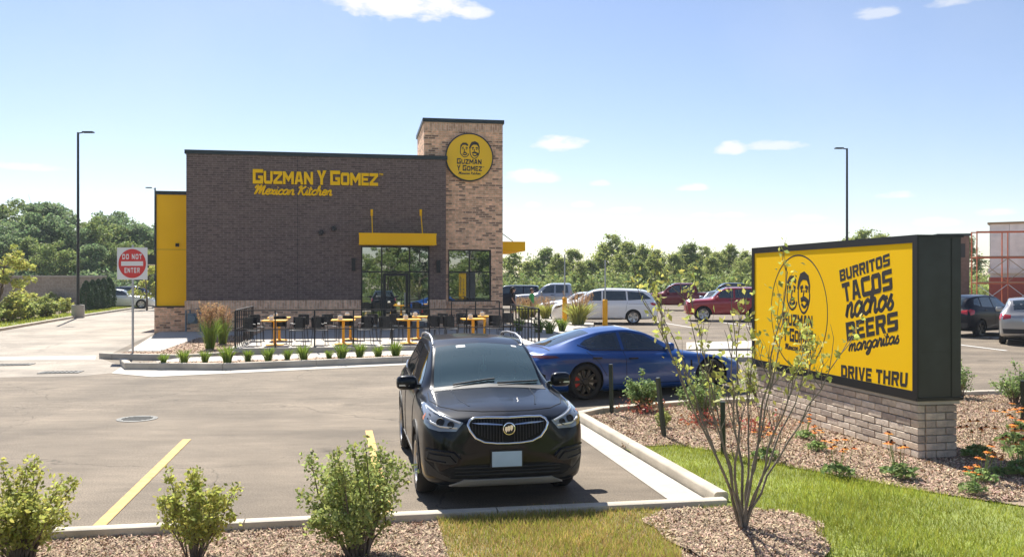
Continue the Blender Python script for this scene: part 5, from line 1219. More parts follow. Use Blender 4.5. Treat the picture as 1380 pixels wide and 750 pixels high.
mb = MB(); mb.tube([Vector((c.X(2.32) - .08 * math.sin(a), .36 + .18 * math.cos(a), .90 + .17 * math.sin(a))) for a in [i * math.pi / 10 for i in range(21)]], .016, 8); mb.bar((c.X(2.32), .2, .9), (c.X(2.32), .52, .9), .03, .05); mb.build('steering_wheel', MT['black'], bl, 60)
for sg in (-1, 1):
    c.strip('window_trim', [(1.86, .90), (2.93, .925), (3.70, .955), (3.92, 1.05)], 'y', sg, .008, MT['black'], .003)
    hl = c.patch('headlight', [(.22, .60), (.30, .70), (.55, .735), (.48, .64)], 'y', sg, MT['lampglass'], .005, .012, .06)
    c.patch('side_skirt', [(1.42, .15), (1.42, .23), (3.42, .25), (3.42, .15)], 'y', sg, blue, .012, .02, .12)
    c.patch('fender_vent', [(1.43, .50), (1.43, .70), (1.47, .70), (1.47, .48)], 'y', sg, MT['well'], .003, .01)
    c.patch('rear_vent', [(4.72, .33), (4.72, .52), (4.80, .55), (4.86, .42)], 'y', sg, MT['well'], .004, .01)
    c.patch('taillight', [(4.42, .835), (4.50, .872), (4.80, .885), (4.90, .86), (4.88, .835), (4.7, .822)], 'y', sg, MT['darklamp'], .006, .012)
c.patch('light_bar', [(-.66, .835), (-.66, .868), (.66, .868), (.66, .835)], 'x', -1, MT['darklamp'], .006, .012)
c.patch('diffuser', [(-.72, .30), (-.60, .46), (.60, .46), (.72, .30)], 'x', -1, MT['trim'], .006, .012)
c.patch('license_plate', [(-.16, .56), (-.16, .67), (.16, .67), (.16, .56)], 'x', -1, MT['plate'], .008, .012)
c.patch('spoiler_gap', [(4.50, -.66), (4.50, .66), (4.525, .66), (4.525, -.66)], 'z', 1, MT['well'], .002, .006)
seams(c, [[(1.62, .80), (1.58, .45), (1.68, .27)], [(2.97, .90), (2.95, .27)], [(3.80, .93), (3.58, .72), (3.40, .45)], [(1.68, .27), (3.40, .27)]], [(2.80, .77), (3.62, .80)])
c.mirror_pods(1.95, .93, blue, .14)
c.wheels(MT['rimblack'], 10, MT['caliper'], .28, .008, False, .74)

# ---- white minivan
VAN = dict(R=.34, wheels=(.98, 3.98), gap=.05, handle_m=MT['chrome'], rows=[
    (0, .55, .3, .62, .5, .4, .76, .02), (.1, .82, .22, .76, .74, .56, .92, .03), (.4, .95, .2, .92, .86, .68, 1.03, .04), (.9, .985, .2, 1.0, .92, .72, 1.12, .05), (1.15, .99, .2, 1.03, .92, .70, 1.17, .05), (1.6, .99, .2, 1.06, .91, .66, 1.45, .06), (2.1, .99, .2, 1.07, .91, .64, 1.665, .06), (2.8, .99, .2, 1.08, .91, .64, 1.735, .06), (4.2, .985, .21, 1.10, .90, .63, 1.70, .06), (4.7, .97, .23, 1.10, .88, .60, 1.60, .06), (4.95, .95, .26, 1.08, .85, .58, 1.33, .05), (5.1, .90, .32, .98, .78, .52, 1.06, .03), (5.16, .76, .42, .9, .62, .42, .96, .02)])
van_rw = gnd(867, 437)
vx = Vector((-.995, .10, 0)); vl = Vector((-vx.y, vx.x, 0))
vc = van_rw + vx * (3.98 - 5.16 / 2 + .48) + Vector((.1, 1, 0)) * .98
vr = car_root('parked_minivan', 'white minivan with dark side windows parked facing left behind the yellow bollards', 'van', (vc.x, vc.y, gz(vc.y)), vx)
white_p = paint('white car paint', (.86, .87, .88), 0)
c = Car(VAN, white_p, vr)
std_windows(c, [[(1.52, 1.13), (2.05, 1.55), (2.45, 1.60), (2.45, 1.14)], [(2.53, 1.14), (2.53, 1.605), (3.62, 1.595), (3.66, 1.15)], [(3.74, 1.15), (3.70, 1.59), (4.45, 1.53), (4.86, 1.22)]], [(1.22, -.66), (1.2, 0), (1.22, .66), (2.04, .57), (2.06, 0), (2.04, -.57)], [(4.74, -.5), (4.74, .5), (5.0, .46), (5.0, -.46)])
for sg in (-1, 1):
    c.patch('taillight', [(4.78, 1.02), (5.02, 1.06), (5.10, .98), (5.08, .88), (4.86, .93)], 'y', sg, MT['taillamp'], .008, .012)
    c.patch('headlight', [(.14, .74), (.22, .88), (.62, .97), (.45, .80)], 'y', sg, MT['lampglass'], .006, .012)
    c.patch('sill_trim', [(1.42, .2), (1.42, .29), (3.5, .29), (3.5, .2)], 'y', sg, MT['skid'], .006, .02, .12)
c.patch('grille', [(-.5, .55), (-.55, .76), (.55, .76), (.5, .55)], 'x', 1, MT['well'], .004, .01)
seams(c, [[(1.42, 1.03), (1.40, .5), (1.46, .3)], [(2.49, 1.08), (2.47, .3)], [(3.70, 1.08), (3.62, .62)], [(1.46, .3), (3.5, .3)], [(3.75, .98), (4.75, .98)]], [(2.34, .98), (2.68, .98)])
c.mirror_pods(1.62, 1.10, white_p, .14); c.wheels(MT['rimsilver'], 5, None, .22, .02, True)

# ---- other parked vehicles
SEDAN = dict(R=.33, wheels=(.92, 3.7), gap=.045, n=56, rows=[(0, .5, .28, .56, .46, .36, .68, .02), (.1, .75, .2, .66, .66, .52, .78, .02), (.4, .88, .17, .78, .79, .64, .87, .03), (1.2, .91, .17, .88, .83, .67, .98, .04), (1.45, .91, .17, .90, .83, .63, 1.02, .05), (2.2, .91, .17, .92, .81, .56, 1.40, .05), (2.8, .91, .17, .94, .81, .55, 1.45, .05), (3.3, .91, .17, .95, .81, .54, 1.42, .05), (4.0, .90, .18, .96, .80, .56, 1.12, .04), (4.5, .88, .22, .94, .76, .6, 1.07, .03), (4.72, .82, .3, .88, .68, .5, 1.0, .02), (4.8, .7, .4, .8, .55, .4, .9, .02)])
BOXY = dict(R=.365, wheels=(.9, 3.55), gap=.07, n=60, rows=[(0, .6, .40, .8, .55, .45, .96, .02), (.08, .82, .34, .95, .74, .62, 1.06, .03), (.4, .9, .32, 1.04, .84, .72, 1.12, .03), (1.1, .905, .32, 1.07, .86, .72, 1.17, .04), (1.32, .905, .32, 1.09, .86, .70, 1.22, .04), (1.78, .905, .32, 1.10, .86, .68, 1.62, .05), (2.1, .905, .32, 1.11, .86, .67, 1.73, .05), (2.6, .905, .32, 1.11, .86, .67, 1.755, .05), (3.9, .9, .33, 1.12, .86, .67, 1.75, .05), (4.3, .89, .34, 1.12, .84, .66, 1.70, .05), (4.46, .86, .38, 1.08, .80, .62, 1.22, .03), (4.52, .78, .48, .98, .68, .5, 1.06, .02)])
PICK = dict(R=.39, wheels=(1.0, 4.55), gap=.06, n=64, rows=[(0, .7, .45, .85, .62, .5, 1.02, .02), (.08, .9, .38, 1.0, .82, .7, 1.13, .03), (.5, .98, .36, 1.10, .90, .78, 1.18, .04), (1.3, .99, .36, 1.13, .92, .78, 1.24, .05), (1.5, .99, .36, 1.14, .92, .74, 1.3, .05), (2.0, .99, .36, 1.16, .91, .70, 1.74, .06), (2.5, .99, .36, 1.17, .91, .69, 1.90, .06), (3.6, .99, .36, 1.18, .91, .69, 1.90, .06), (3.78, .99, .36, 1.18, .92, .72, 1.80, .05), (3.88, .99, .36, 1.18, .94, .9, 1.24, .02), (5.5, .98, .4, 1.17, .94, .9, 1.22, .02), (5.66, .93, .5, 1.1, .9, .86, 1.18, .02)])
def simple_car(spec, name, label, cat, loc, fwd, pm, rim=None, sides=None, ws=None, rear=None, rails=False, tail_rear=False, group=None, spokes=5):
    r = car_root(name, label, cat, (loc.x, loc.y, gz(loc.y)), fwd, group); c = Car(spec, pm, r)
    std_windows(c, sides, ws, rear); L = c.L; e = [q for q in spec['rows']][-3]
    zt_ = spec['rows'][3][6]; zl = spec['rows'][-3][3]
    for sg in (-1, 1):
        c.patch('headlight', [(.12, zt_ - .2), (.16, zt_ - .08), (.5, zt_ - .04), (.42, zt_ - .17)], 'y', sg, MT['lampglass'], .006, .012)
        c.patch('taillight', [(L - .36, zl - .02), (L - .20, zl + .04), (L - .09, zl - .03), (L - .1, zl - .2), (L - .28, zl - .16)], 'y', sg, MT['taillamp'], .008, .012)
        c.patch('rear_lamp', [(sg * .50, zl - .13), (sg * .50, zl - .02), (sg * .72, zl + .0), (sg * .74, zl - .18)], 'x', -1, MT['taillamp'], .008, .012)
    c.patch('grille', [(-.45, zt_ - .35), (-.5, zt_ - .14), (.5, zt_ - .14), (.45, zt_ - .35)], 'x', 1, MT['well'], .004, .01)
    c.patch('license_plate', [(-.16, zl - .24), (-.16, zl - .12), (.16, zl - .12), (.16, zl - .24)], 'x', -1, MT['plate'], .008, .012)
    c.patch('rear_bumper', [(-.72, .40), (-.75, .56), (.75, .56), (.72, .40)], 'x', -1, MT['trim'], .006, .012)
    b0, b1 = sides[0][-1][0] + .035, sides[-1][0][0] - .1
    seams(c, [[(b0, sides[0][-1][1] - .04), (b0, .4)], [(sides[0][0][0] - .1, sides[0][0][1] - .06), (sides[0][0][0] - .12, .42)], [(sides[0][0][0] - .12, .40), (b1 - .1, .40)]], [(b0 - .16, sides[0][0][1] - .12), (b0 + .62, sides[0][0][1] - .10)])
    if rails:
        for sg in (-1, 1):
            P = [c.hit('z', 1, (d, sg * .56))[0] + Vector((0, 0, h)) for d, h in ((2.15, 0), (2.25, .07), (3.6, .07), (3.75, 0))]; mb = MB(); mb.tube(P, .02, 6); mb.build('roof_rail', MT['black'], r, 60)
    c.mirror_pods(sides[0][0][0] + .1, sides[0][0][1] - .03, pm if pm.name != 'red' else MT['black'], .12)
    c.wheels(rim or MT['rimsilver'], spokes, None, .22, .015, False)
    return c
SB = [[(1.52, 1.19), (1.86, 1.58), (2.4, 1.63), (2.4, 1.19)], [(2.5, 1.19), (2.5, 1.635), (3.3, 1.635), (3.3, 1.19)], [(3.4, 1.19), (3.4, 1.635), (4.1, 1.60), (4.22, 1.22)]]
WB = [(1.38, -.64), (1.38, .64), (1.78, .60), (2.02, .58), (2.02, -.58)]; RB = [(4.28, -.55), (4.28, .55), (4.42, .52), (4.42, -.52)]
SS = [[(1.75, .985), (2.25, 1.31), (2.75, 1.36), (2.75, .99)], [(2.82, .995), (2.82, 1.36), (3.3, 1.33), (3.75, 1.06)]]
WS_ = [(1.5, -.58), (1.5, .58), (2.14, .48), (2.14, -.48)]; RS_ = [(3.38, -.45), (3.38, .45), (3.95, .46), (3.95, -.46)]
SP = [[(1.8, 1.24), (2.2, 1.68), (2.7, 1.77), (2.7, 1.25)], [(2.78, 1.25), (2.78, 1.77), (3.55, 1.76), (3.62, 1.26)]]
WP = [(1.56, -.68), (1.56, .68), (2.3, .58), (2.3, -.58)]; RP = [(3.70, -.6), (3.70, .6), (3.86, .62), (3.86, -.62)]
def at(px, py): return gnd(px, py)
left_f = Vector((-.99, .12, 0)).normalized()
p = at(985, 433); simple_car(BOXY, 'parked_suv', 'boxy red off road wagon with roof rails parked left of the monument sign', 'car', p + Vector((.1, .9, 0)), left_f, paint('red car paint', (.34, .016, .026), .15, .7), None, SB, WB, RB, True)
simple_car(PICK, 'parked_pickup', 'pale silver pickup truck parked behind the white minivan', 'pickup', Vector(((752 - 690) / FPX * 56, 57, 0)), left_f, paint('silver car paint', (.50, .52, .54), .5), None, SP, WP, RP)
simple_car(SEDAN, 'parked_sedan', 'white sedan between the silver pickup and the white minivan', 'car', Vector((3.9, 48.5, 0)), left_f, white_p, None, SS, WS_, RS_)
simple_car(BOXY, 'parked_suv', 'dark navy wagon at the corner of the tan brick tower behind two people', 'car', Vector(((686 - 690) / FPX * 60, 60, 0)), left_f, paint('navy car paint', (.008, .011, .025), .1, .4, .2), None, SB, WB, RB)
simple_car(PICK, 'parked_pickup', 'dark red pickup truck far behind the boxy red wagon', 'pickup', Vector(((918 - 690) / FPX * 60, 60, 0)), left_f, paint('maroon car paint', (.16, .010, .018), .1, .5, .3), None, SP, WP, RP)
simple_car(SEDAN, 'parked_sedan', 'pale blue sedan half hidden left of the boxy red wagon', 'car', Vector(((968 - 690) / FPX * 55, 55, 0)), Vector((-.6, -.8, 0)), paint('ice car paint', (.34, .42, .48), .3), None, SS, WS_, RS_)
simple_car(PICK, 'parked_pickup', 'dark grey pickup truck along the far edge of the lot left of the sign', 'pickup', Vector(((985 - 690) / FPX * 66, 66, 0)), left_f, paint('grey car paint', (.03, .033, .037), .2, .4, .2), None, SP, WP, RP)
CW = dict(ws=WSC, sides=SWC, rear=RWC)
simple_car(dict(CROSS, n=60), 'parked_suv', 'dark blue black crossover with red tail lamp just right of the monument sign', 'car', Vector((18.75, 34.6, 0)), Vector((.84, .54, 0)).normalized(), paint('blue black car paint', (.004, .006, .014), .0, .25, .15), MT['rimblack'], **CW)
simple_car(dict(CROSS, n=60), 'parked_suv', 'silver crossover seen from behind at the right edge of the lot', 'car', Vector((18.6, 31.0, 0)), Vector((.52, .854, 0)).normalized(), paint('warm silver car paint', (.38, .37, .36), .5), None, **CW)
simple_car(dict(CROSS, n=60), 'parked_suv', 'dark blue wagon parked beyond the clipped evergreens at left', 'car', Vector(((180 - 690) / FPX * 68, 69, 0)), Vector((.97, .25, 0)).normalized(), paint('deep blue car paint', (.02, .035, .10), .3), None, **CW)
simple_car(SEDAN, 'parked_sedan', 'white sedan in front of the dark blue wagon at left', 'car', Vector(((150 - 690) / FPX * 62, 63.5, 0)), Vector((.95, .3, 0)).normalized(), white_p, None, SS, WS_, RS_)
# ------------------------------------------------------------------ plants
def leaf_mesh(name, C, size, m, r, flat=.0, droop=0.0, aspect=.55):
    """one small diamond shaped leaf at every point of C, slightly folded along its rib"""
    n = len(C); d = r.normal(0, 1, (n, 3)); d[:, 2] = d[:, 2] * (1 - flat) - droop; d /= np.linalg.norm(d, axis=1)[:, None] + 1e-9
    q = r.normal(0, 1, (n, 3)); s = np.cross(d, q); s /= np.linalg.norm(s, axis=1)[:, None] + 1e-9; nn = np.cross(d, s)
    L = (size * r.uniform(.55, 1.3, n))[:, None]; w = L * aspect * .5
    V = np.stack([C - d * L * .5, C + s * w + nn * L * .08, C + d * L * .5, C - s * w + nn * L * .08], 1).reshape(-1, 3)
    return np_mesh(name, V, np.arange(4 * n).reshape(-1, 4), m)
def limb(mb, p, d, length, rad, depth, R, tips, spread=.5, up=.15, n=5, kids=3):
    pts = [p]; rs = [rad]; q = p.copy(); dd = d.copy()
    for i in range(4):
        dd = (dd + Vector((R.gauss(0, .12), R.gauss(0, .12), R.gauss(0, .06) + up * .2))).normalized(); q = q + dd * length / 4; pts.append(q.copy()); rs.append(rad * (1 - .16 * (i + 1)))
    mb.tube(pts, rs, n, caps=False)
    if depth <= 0: tips.append((q, dd)); return
    for k in range(kids):
        a = R.uniform(0, 6.28); o = dd.orthogonal().normalized(); o2 = dd.cross(o)
        nd = (dd + (o * math.cos(a) + o2 * math.sin(a)) * R.uniform(.5, 1.2) * spread * 1.6).normalized()
        limb(mb, pts[R.choice((2, 3, 4))], nd, length * R.uniform(.6, .85), rs[-1] * .75, depth - 1, R, tips, spread, up, max(3, n - 1), kids)
def tree_meshes(seed, h, rad, leaf_m, n=7000, size=.34, base=.25, lumps=26, bark='bark', narrow=1.0, lump=1.0, soft=False):
    R = random.Random(seed); r = np.random.default_rng(seed)
    tb = MB(); tips = []
    th = h * base; top = Vector((R.uniform(-.3, .3), R.uniform(-.3, .3), h * .82))
    tb.tube([(0, 0, -.2), (R.uniform(-.1, .1), R.uniform(-.1, .1), th), top * .65 + Vector((0, 0, 0)), top], [h * .022, h * .017, h * .011, h * .004], 8, caps=False)
    for i in range(11):
        z = h * (base + (.80 - base) * i / 10); a = i * 2.4 + R.uniform(-.4, .4); f = z / h
        ln = rad * (1.0 - .55 * max(0, f - .45) / .5) * R.uniform(.55, .85)
        limb(tb, Vector((top.x * f, top.y * f, z)), Vector((math.cos(a), math.sin(a), .55)).normalized(), ln, h * .008, 1, R, tips, .5, .3, 5, 2)
    cs = []
    for i in range(lumps):
        zz = R.uniform(base + .04, .97); prof = math.sin(math.pi * min(1, max(.02, (zz - base * .6) / (1.03 - base * .6))) ** .8) ** .7 if base > .1 else min(1, (1.02 - zz) * 1.9) ** .8
        a = R.uniform(0, 6.28); rr = rad * prof * (R.uniform(.25, 1.0) ** .6) * narrow
        cs.append((rr * math.cos(a), rr * math.sin(a), zz * h, rad * R.uniform(.16, .34) * lump))
    for t, d in ([] if soft else tips[::2]): cs.append((t.x, t.y, t.z, rad * R.uniform(.13, .24) * lump))
    cs = np.array(cs); wts = cs[:, 3] ** 2; wts /= wts.sum()
    idx = r.choice(len(cs), n, p=wts); dirs = r.normal(0, 1, (n, 3)); dirs /= np.linalg.norm(dirs, axis=1)[:, None]
    C = cs[idx, :3] + dirs * (cs[idx, 3] * (np.abs(r.normal(0, .62, n)) if soft else r.uniform(.25, 1.08, n) ** .6))[:, None] * np.array([1.1, 1.1, .75])
    return tb.mesh('trunk', MT[bark], 60), leaf_mesh('crown', C, size, leaf_m, r, .3)
def put_tree(ms, x, y, label, s=1.0, rz=0.0, name='tree', cat='tree', group=None, z=None, sz=None):
    t = thing(name, label, cat, (x, y, (gz(y) if z is None else z) - .05), rz, group, (s, s, sz or s))
    link('trunk', ms[0], t); link('crown', ms[1], t); return t
RT = random.Random(21)
# wood on the left
LV = [tree_meshes(100 + i, 10.5, 4.2, MT[('leafA', 'leafB', 'leafA', 'leafB')[i]], 8500, .42, .16, 34) for i in range(4)]
ltops = [(-14, 286, 88), (18, 279, 92), (34, 292, 84), (62, 276, 96), (88, 296, 86), (112, 306, 92), (140, 300, 88), (160, 290, 96), (182, 304, 90), (206, 306, 98), (228, 312, 92), (-50, 280, 92), (2, 318, 78), (48, 322, 80), (74, 330, 78), (124, 330, 80), (170, 328, 82), (200, 336, 80)]
vis = 0
for i, (px, py, d) in enumerate(sorted(ltops, key=lambda q: q[0])):
    h = H + (377 - py) / FPX * d - gz(d)
    put_tree(LV[i % 4], (px - 690) / FPX * d, d, f'dense green tree in the wood behind the left drive, {ORD[i]} from the left', h / 10.2, RT.uniform(0, 6.28), 'deciduous_tree', 'tree', 'trees of the left wood', sz=h / 10.3)
# trees beyond the lot on the right
RV = [tree_meshes(200 + i, 7.5, 2.5, MT[('leafC', 'leafB', 'leafC', 'leafC')[i]], 13000, .29, .03, 95, lump=.9, soft=True) for i in range(4)]
rtops = [(690, 338, 88), (712, 352, 80), (735, 334, 92), (752, 342, 86), (772, 336, 90), (796, 350, 84), (824, 316, 92), (846, 326, 86), (868, 330, 92), (886, 336, 88), (908, 342, 84), (928, 328, 90), (948, 332, 94), (966, 340, 86), (984, 330, 92), (1004, 338, 88), (1024, 342, 92), (1046, 344, 96), (1140, 322, 90), (1166, 310, 96), (1188, 316, 90), (1300, 320, 110), (660, 344, 94), (782, 352, 76), (860, 350, 78), (936, 354, 76), (1000, 352, 78), (722, 350, 84), (762, 348, 94), (808, 340, 90), (834, 342, 82), (880, 344, 80), (918, 338, 94), (958, 346, 80), (976, 340, 94), (1014, 346, 84)]
for i, (px, py, d) in enumerate(sorted(rtops, key=lambda q: q[0])):
    h = H + (377 - py) / FPX * d - gz(d); s = h / 7.4
    w = ORD[i] if i < 20 else (('twentieth', 'thirtieth')[0] if i == 19 else ('twenty-' + ORD[i - 20] if i < 29 else 'thirtieth' if i == 29 else 'thirty-' + ORD[i - 30]))
    put_tree(RV[(i * 3 + i // 4) % 4], (px - 690) / FPX * d, d, f'loose light green tree beyond the parking lot, {w} from the left', s, RT.uniform(0, 6.28), 'deciduous_tree', 'tree', 'trees beyond the parking lot', sz=s)
# low scrub at the foot of both woods, one mass each
def scrub(name, x0, x1, y0, y1, h, n, m, label, slope=0.0):
    r = np.random.default_rng(int(abs(x0)) + n); k = 90; cx = r.uniform(x0, x1, k); cy = r.uniform(y0, y1, k); ch_ = r.uniform(.5, 1.0, k) * h
    i = r.integers(0, k, n); D = r.normal(0, 1, (n, 3)); D /= np.linalg.norm(D, axis=1)[:, None]
    C = np.stack([cx[i], cy[i] + slope * cx[i], .26 + ch_[i] * .5], 1) + D * np.stack([ch_[i] * .9, ch_[i] * .9, ch_[i] * .55], 1) * r.uniform(.4, 1, n)[:, None] ** .5
    tag(link(name, leaf_mesh(name, C, .36, m, r)), label, kind='stuff')
scrub('undergrowth', -66, -34, 74, 79, 3.2, 22000, MT['leafA'], None)
scrub('undergrowth', -4, 52, 74, 80, 3.0, 26000, MT['leafB'], None)
scrub('distant_wood', -120, 150, 118, 130, 6.5, 30000, MT['leafA'], None)
# trees across the road that stand behind the lens and show in the window panes
for i, (x, y, s) in enumerate(((2.5, -24, .45), (7.5, -27, .70), (12, -30, .82), (17.5, -26, .72), (22.5, -31, .62))):
    put_tree(LV[i % 4], x, y, f'green tree across the road mirrored in the restaurant panes, {ORD[i]} from the left', s, i, 'deciduous_tree', 'tree', 'trees mirrored in the panes', z=0)

scrub('hedgerow', -4, 30, -37, -33, 4.2, 14000, MT['leafB'], None)

# left landscaped bed
WLc = ((4 - 690) / FPX * 61, 61); WRc = ((140 - 690) / FPX * 60, 60)
bw = thing('block_wall', 'low beige block wall behind the shrub bed at left', 'wall', (WLc[0], WLc[1], gz(61)), math.atan2(WRc[1] - WLc[1], WRc[0] - WLc[0])); wl = math.hypot(WRc[0] - WLc[0], WRc[1] - WLc[1])
mb = MB(); mb.bx(-8, wl, 0, .3, -.1, 2.32); mb.build('wall', MT['block'], bw); mb = MB(); mb.bx(-8.03, wl + .03, -.03, .33, 2.32, 2.42); mb.build('coping', MT['concrete'], bw)
VERGE = [LK[0], LK[1], LK[2], LK[3], LK[4], (LK[4][0] - 3.5, LK[4][1] - 1), ((100 - 690) / FPX * 52, 52), ((0 - 690) / FPX * 43, 43), (LK[0][0] - 6, LK[0][1] + 2)]
VERGE = [(p[0] - (.16 if i < 5 else 0), p[1]) for i, p in enumerate(VERGE)]
sheet('grass_verge', VERGE, MT['lawn_soil'], .10)
SBED = [((0 - 690) / FPX * 43, 43), ((100 - 690) / FPX * 52, 52), ((150 - 690) / FPX * 58, 58), (-28, 60), (-50, 60), (-52, 40), (LK[0][0] - 6, LK[0][1] + 2)]
sheet('shrub_bed', SBED, MT['mulch'], .11)
r_ = np.random.default_rng(5)
def verge_blades():
    X = r_.uniform(-40, -20, 60000); Y = r_.uniform(28, 66, 60000); k = inside(VERGE, X, Y); X, Y = X[k], Y[k]; n = len(X); a = r_.uniform(0, 6.28, n); h = r_.uniform(.06, .15, n)
    z = gzs(Y) + .10; D = np.stack([np.cos(a) * .02, np.sin(a) * .02, 0 * a], 1); B = np.stack([X, Y, z], 1); T_ = B + np.stack([r_.normal(0, .04, n), r_.normal(0, .04, n), h], 1)
    tag(link('verge_grass', np_mesh('verge_grass', np.stack([B - D, B + D, T_], 1).reshape(-1, 3), np.arange(3 * n).reshape(-1, 3), MT['grass'])), kind='stuff')
verge_blades()
def shrub(seed, w, h, n, size, m, stems=7, twigs=26, bark='bark', wob=.0, top_m=None):
    """stems fanning from the base, leaves massed round the twigs; local meshes (stems, leaves)"""
    R = random.Random(seed); r = np.random.default_rng(seed); sb = MB(); P = []
    for i in range(twigs):
        a = R.uniform(0, 6.28); k = R.random() ** .55; hh = h * R.uniform(.55, 1.0) * (1 - .30 * k * k) * R.choice((1, .9, .78, .97, 1.14))
        tip = Vector((math.cos(a) * w / 2 * k, math.sin(a) * w / 2 * k, hh)); b = Vector((math.cos(a) * w * .09 * R.random(), math.sin(a) * w * .09 * R.random(), -.03)); mid = b.lerp(tip, .5) + Vector((R.gauss(0, .05), R.gauss(0, .05), .02)) * w + Vector((0, 0, .06 * h))
        c = [b, b.lerp(mid, .5) + Vector((0, 0, .03 * h)), mid, mid.lerp(tip, .55) + Vector((0, 0, .03 * h)), tip]
        sb.tube(c, [.011 * w, .009 * w, .007 * w, .005 * w, .002 * w], 4, caps=False)
        P.append(c)
    idx = r.integers(0, twigs, n); t = r.uniform(.22, 1.02, n) ** .8; Pn = np.array([[tuple(q) for q in c] for c in P]); s = np.clip(t * 4, 0, 3.999); i0 = s.astype(int); f = (s - i0)[:, None]
    C = Pn[idx, i0] * (1 - f) + Pn[idx, i0 + 1] * f + r.normal(0, 1, (n, 3)) * np.stack([w * (.075 - .04 * t)] * 2 + [h * .035 * np.ones(n)], 1)
    C[:, 2] = np.abs(C[:, 2]) + .01
    return sb.mesh('stems', MT[bark], 60), leaf_mesh('leaves', C, size, m, r, .2)
def put_shrub(ms, loc, label, rz=0.0, s=1.0, name='shrub', cat='shrub', group=None):
    t = thing(name, label, cat, loc, rz, group, s); link('stems', ms[0], t); link('leaves', ms[1], t); return t
BV = [shrub(300 + i, 1.9, 1.35, 2600, .16, MT[('leafC', 'leafD', 'leafC')[i]], twigs=30) for i in range(3)]
lb = [(8, 436, 1.0), (36, 432, .9), (62, 430, 1.0), (22, 424, 1.05), (85, 424, .8), (-22, 440, 1.1), (48, 422, 1.0), (124, 415, .8), (70, 418, .9), (190, 412, .75), (205, 409, .8)]
for i, (px, py, s) in enumerate(sorted(lb)):
    p = gnd(px, py); put_shrub(BV[i % 3], p, f'light green shrub in the bed beside the left drive, {ORD[i]} from the left', RT.uniform(0, 6), s, group='shrubs in the left bed')
# reddish ornamental grass behind them
def grass_clump(seed, w, h, n, m, plume=None, pn=0, width=.012):
    r = np.random.default_rng(seed)
    def arc(n, hm, wd, spread, z0=0.0):
        a = r.uniform(0, 6.28, n); o = r.uniform(0, w * .18, n); hh = hm * r.uniform(.6, 1.05, n); ln = r.uniform(.1, 1, n) * w * spread
        cx, cy = np.cos(a), np.sin(a); b = r.uniform(0, 6.28, n); dx, dy = np.cos(b) * wd, np.sin(b) * wd; V = []
        for t, k in ((0, .8), (.5, 1.0), (.82, .7), (1.0, .12)):
            x = o + ln * t ** 1.9; z = hh * (t * 1.25 - .25 * t ** 3) - .01
            V += [np.stack([cx * x - dx * k, cy * x - dy * k, z], 1), np.stack([cx * x + dx * k, cy * x + dy * k, z], 1)]
        V = np.stack(V, 1).reshape(-1, 3); q = np.array([[0, 1, 3, 2], [2, 3, 5, 4], [4, 5, 7, 6]]); Q = (np.arange(n)[:, None, None] * 8 + q[None]).reshape(-1, 4)
        return V, Q
    g = np_mesh('blades', *arc(n, h * (.72 if plume else 1), width, .62), m); f = None
    if plume:
        a = r.uniform(0, 6.28, pn); rad = r.uniform(.05, .5, pn) * w; zz = h * r.uniform(.60, .98, pn); Ks = 26
        base = np.stack([np.cos(a) * rad, np.sin(a) * rad, zz], 1).repeat(Ks, 0); t = np.tile(np.linspace(-.5, .5, Ks), pn)
        base += np.stack([np.cos(a).repeat(Ks) * t * .10, np.sin(a).repeat(Ks) * t * .10, t * h * .26], 1) + r.normal(0, .018, (len(base), 3))
        f = leaf_mesh('plumes', base, .11, plume, r, 0, -1.2, .18)
    return g, f
def put_grass(ms, loc, label, rz=0.0, s=1.0, name='ornamental_grass', group=None, cat='grass clump'):
    t = thing(name, label, cat, loc, rz, group, s); link('blades', ms[0], t)
    if ms[1]: link('plumes', ms[1], t)
    return t
OG = [grass_clump(60 + i, 1.5, 1.5, 500, MT['leafD'], MT['straw'], 60, .016) for i in range(2)]
for i, (px, py) in enumerate(sorted([(6, 412), (24, 410), (42, 411), (60, 409), (78, 411), (94, 409), (110, 410), (-14, 413)])):
    put_grass(OG[i % 2], gnd(px, py), f'pinkish plumed grass before the block wall, {ORD[i]} from the left', i, 1.0, group='plumed grasses before the block wall')
TG = grass_clump(70, .80, 1.62, 300, MT['tuft'], MT['straw'], 55, .007)
p = gnd(283, 471, .1); put_grass(TG, p, 'tall straw plumed grass with green base at the left end of the patio', .4, .88)
p = gnd(300, 464, .1); put_grass(TG, p, 'second straw plumed grass standing close behind the tall one by the patio', 2.4, .78)
TT = [grass_clump(80 + i, .42, .40, 130, MT['tuft'], None, 0, .008) for i in range(3)]
tf = [(220, 491), (248, 490), (276, 489), (307, 490), (334, 487), (362, 487.5), (387, 485), (409, 486), (443, 484), (461, 484.5), (485, 482), (510, 482), (533, 480.5)]
for i, (px, py) in enumerate(tf): put_grass(TT[i % 3], gnd(px, py, .12), f'small bright green grass tuft in the strip along the kerb, {ORD[i]} from the left', i, (.75, 1.0, .9, 1.25, .85, 1.05, .8, 1.15, .7, 1.2, 1.1, .95, 1.15)[i], 'grass_tuft', 'grass tufts along the patio kerb')
for i, (px, py) in enumerate(((726, 449), (741, 451), (757, 447), (700, 447))): put_grass(TT[i % 3], gnd(px, py, .14), f'green grass tuft in the pebble bed right of the patio, {ORD[(1, 2, 3, 0)[i]]} from the left', i, 1.5, 'grass_tuft', 'grass tufts right of the patio')
p = gnd(779, 437.5, .1); put_grass(OG[0], p, 'rusty brown grass clump between the two yellow bollards', 0, .95)
for i, (px, py) in enumerate(((716, 427), (735, 429), (707, 430))): put_grass(OG[1], gnd(px, py, .1), ('straw grass clump at the knees of the child in green', 'straw grass clump before the white sedan bonnet', 'straw grass clump in front of the person in black')[i], i, .7)
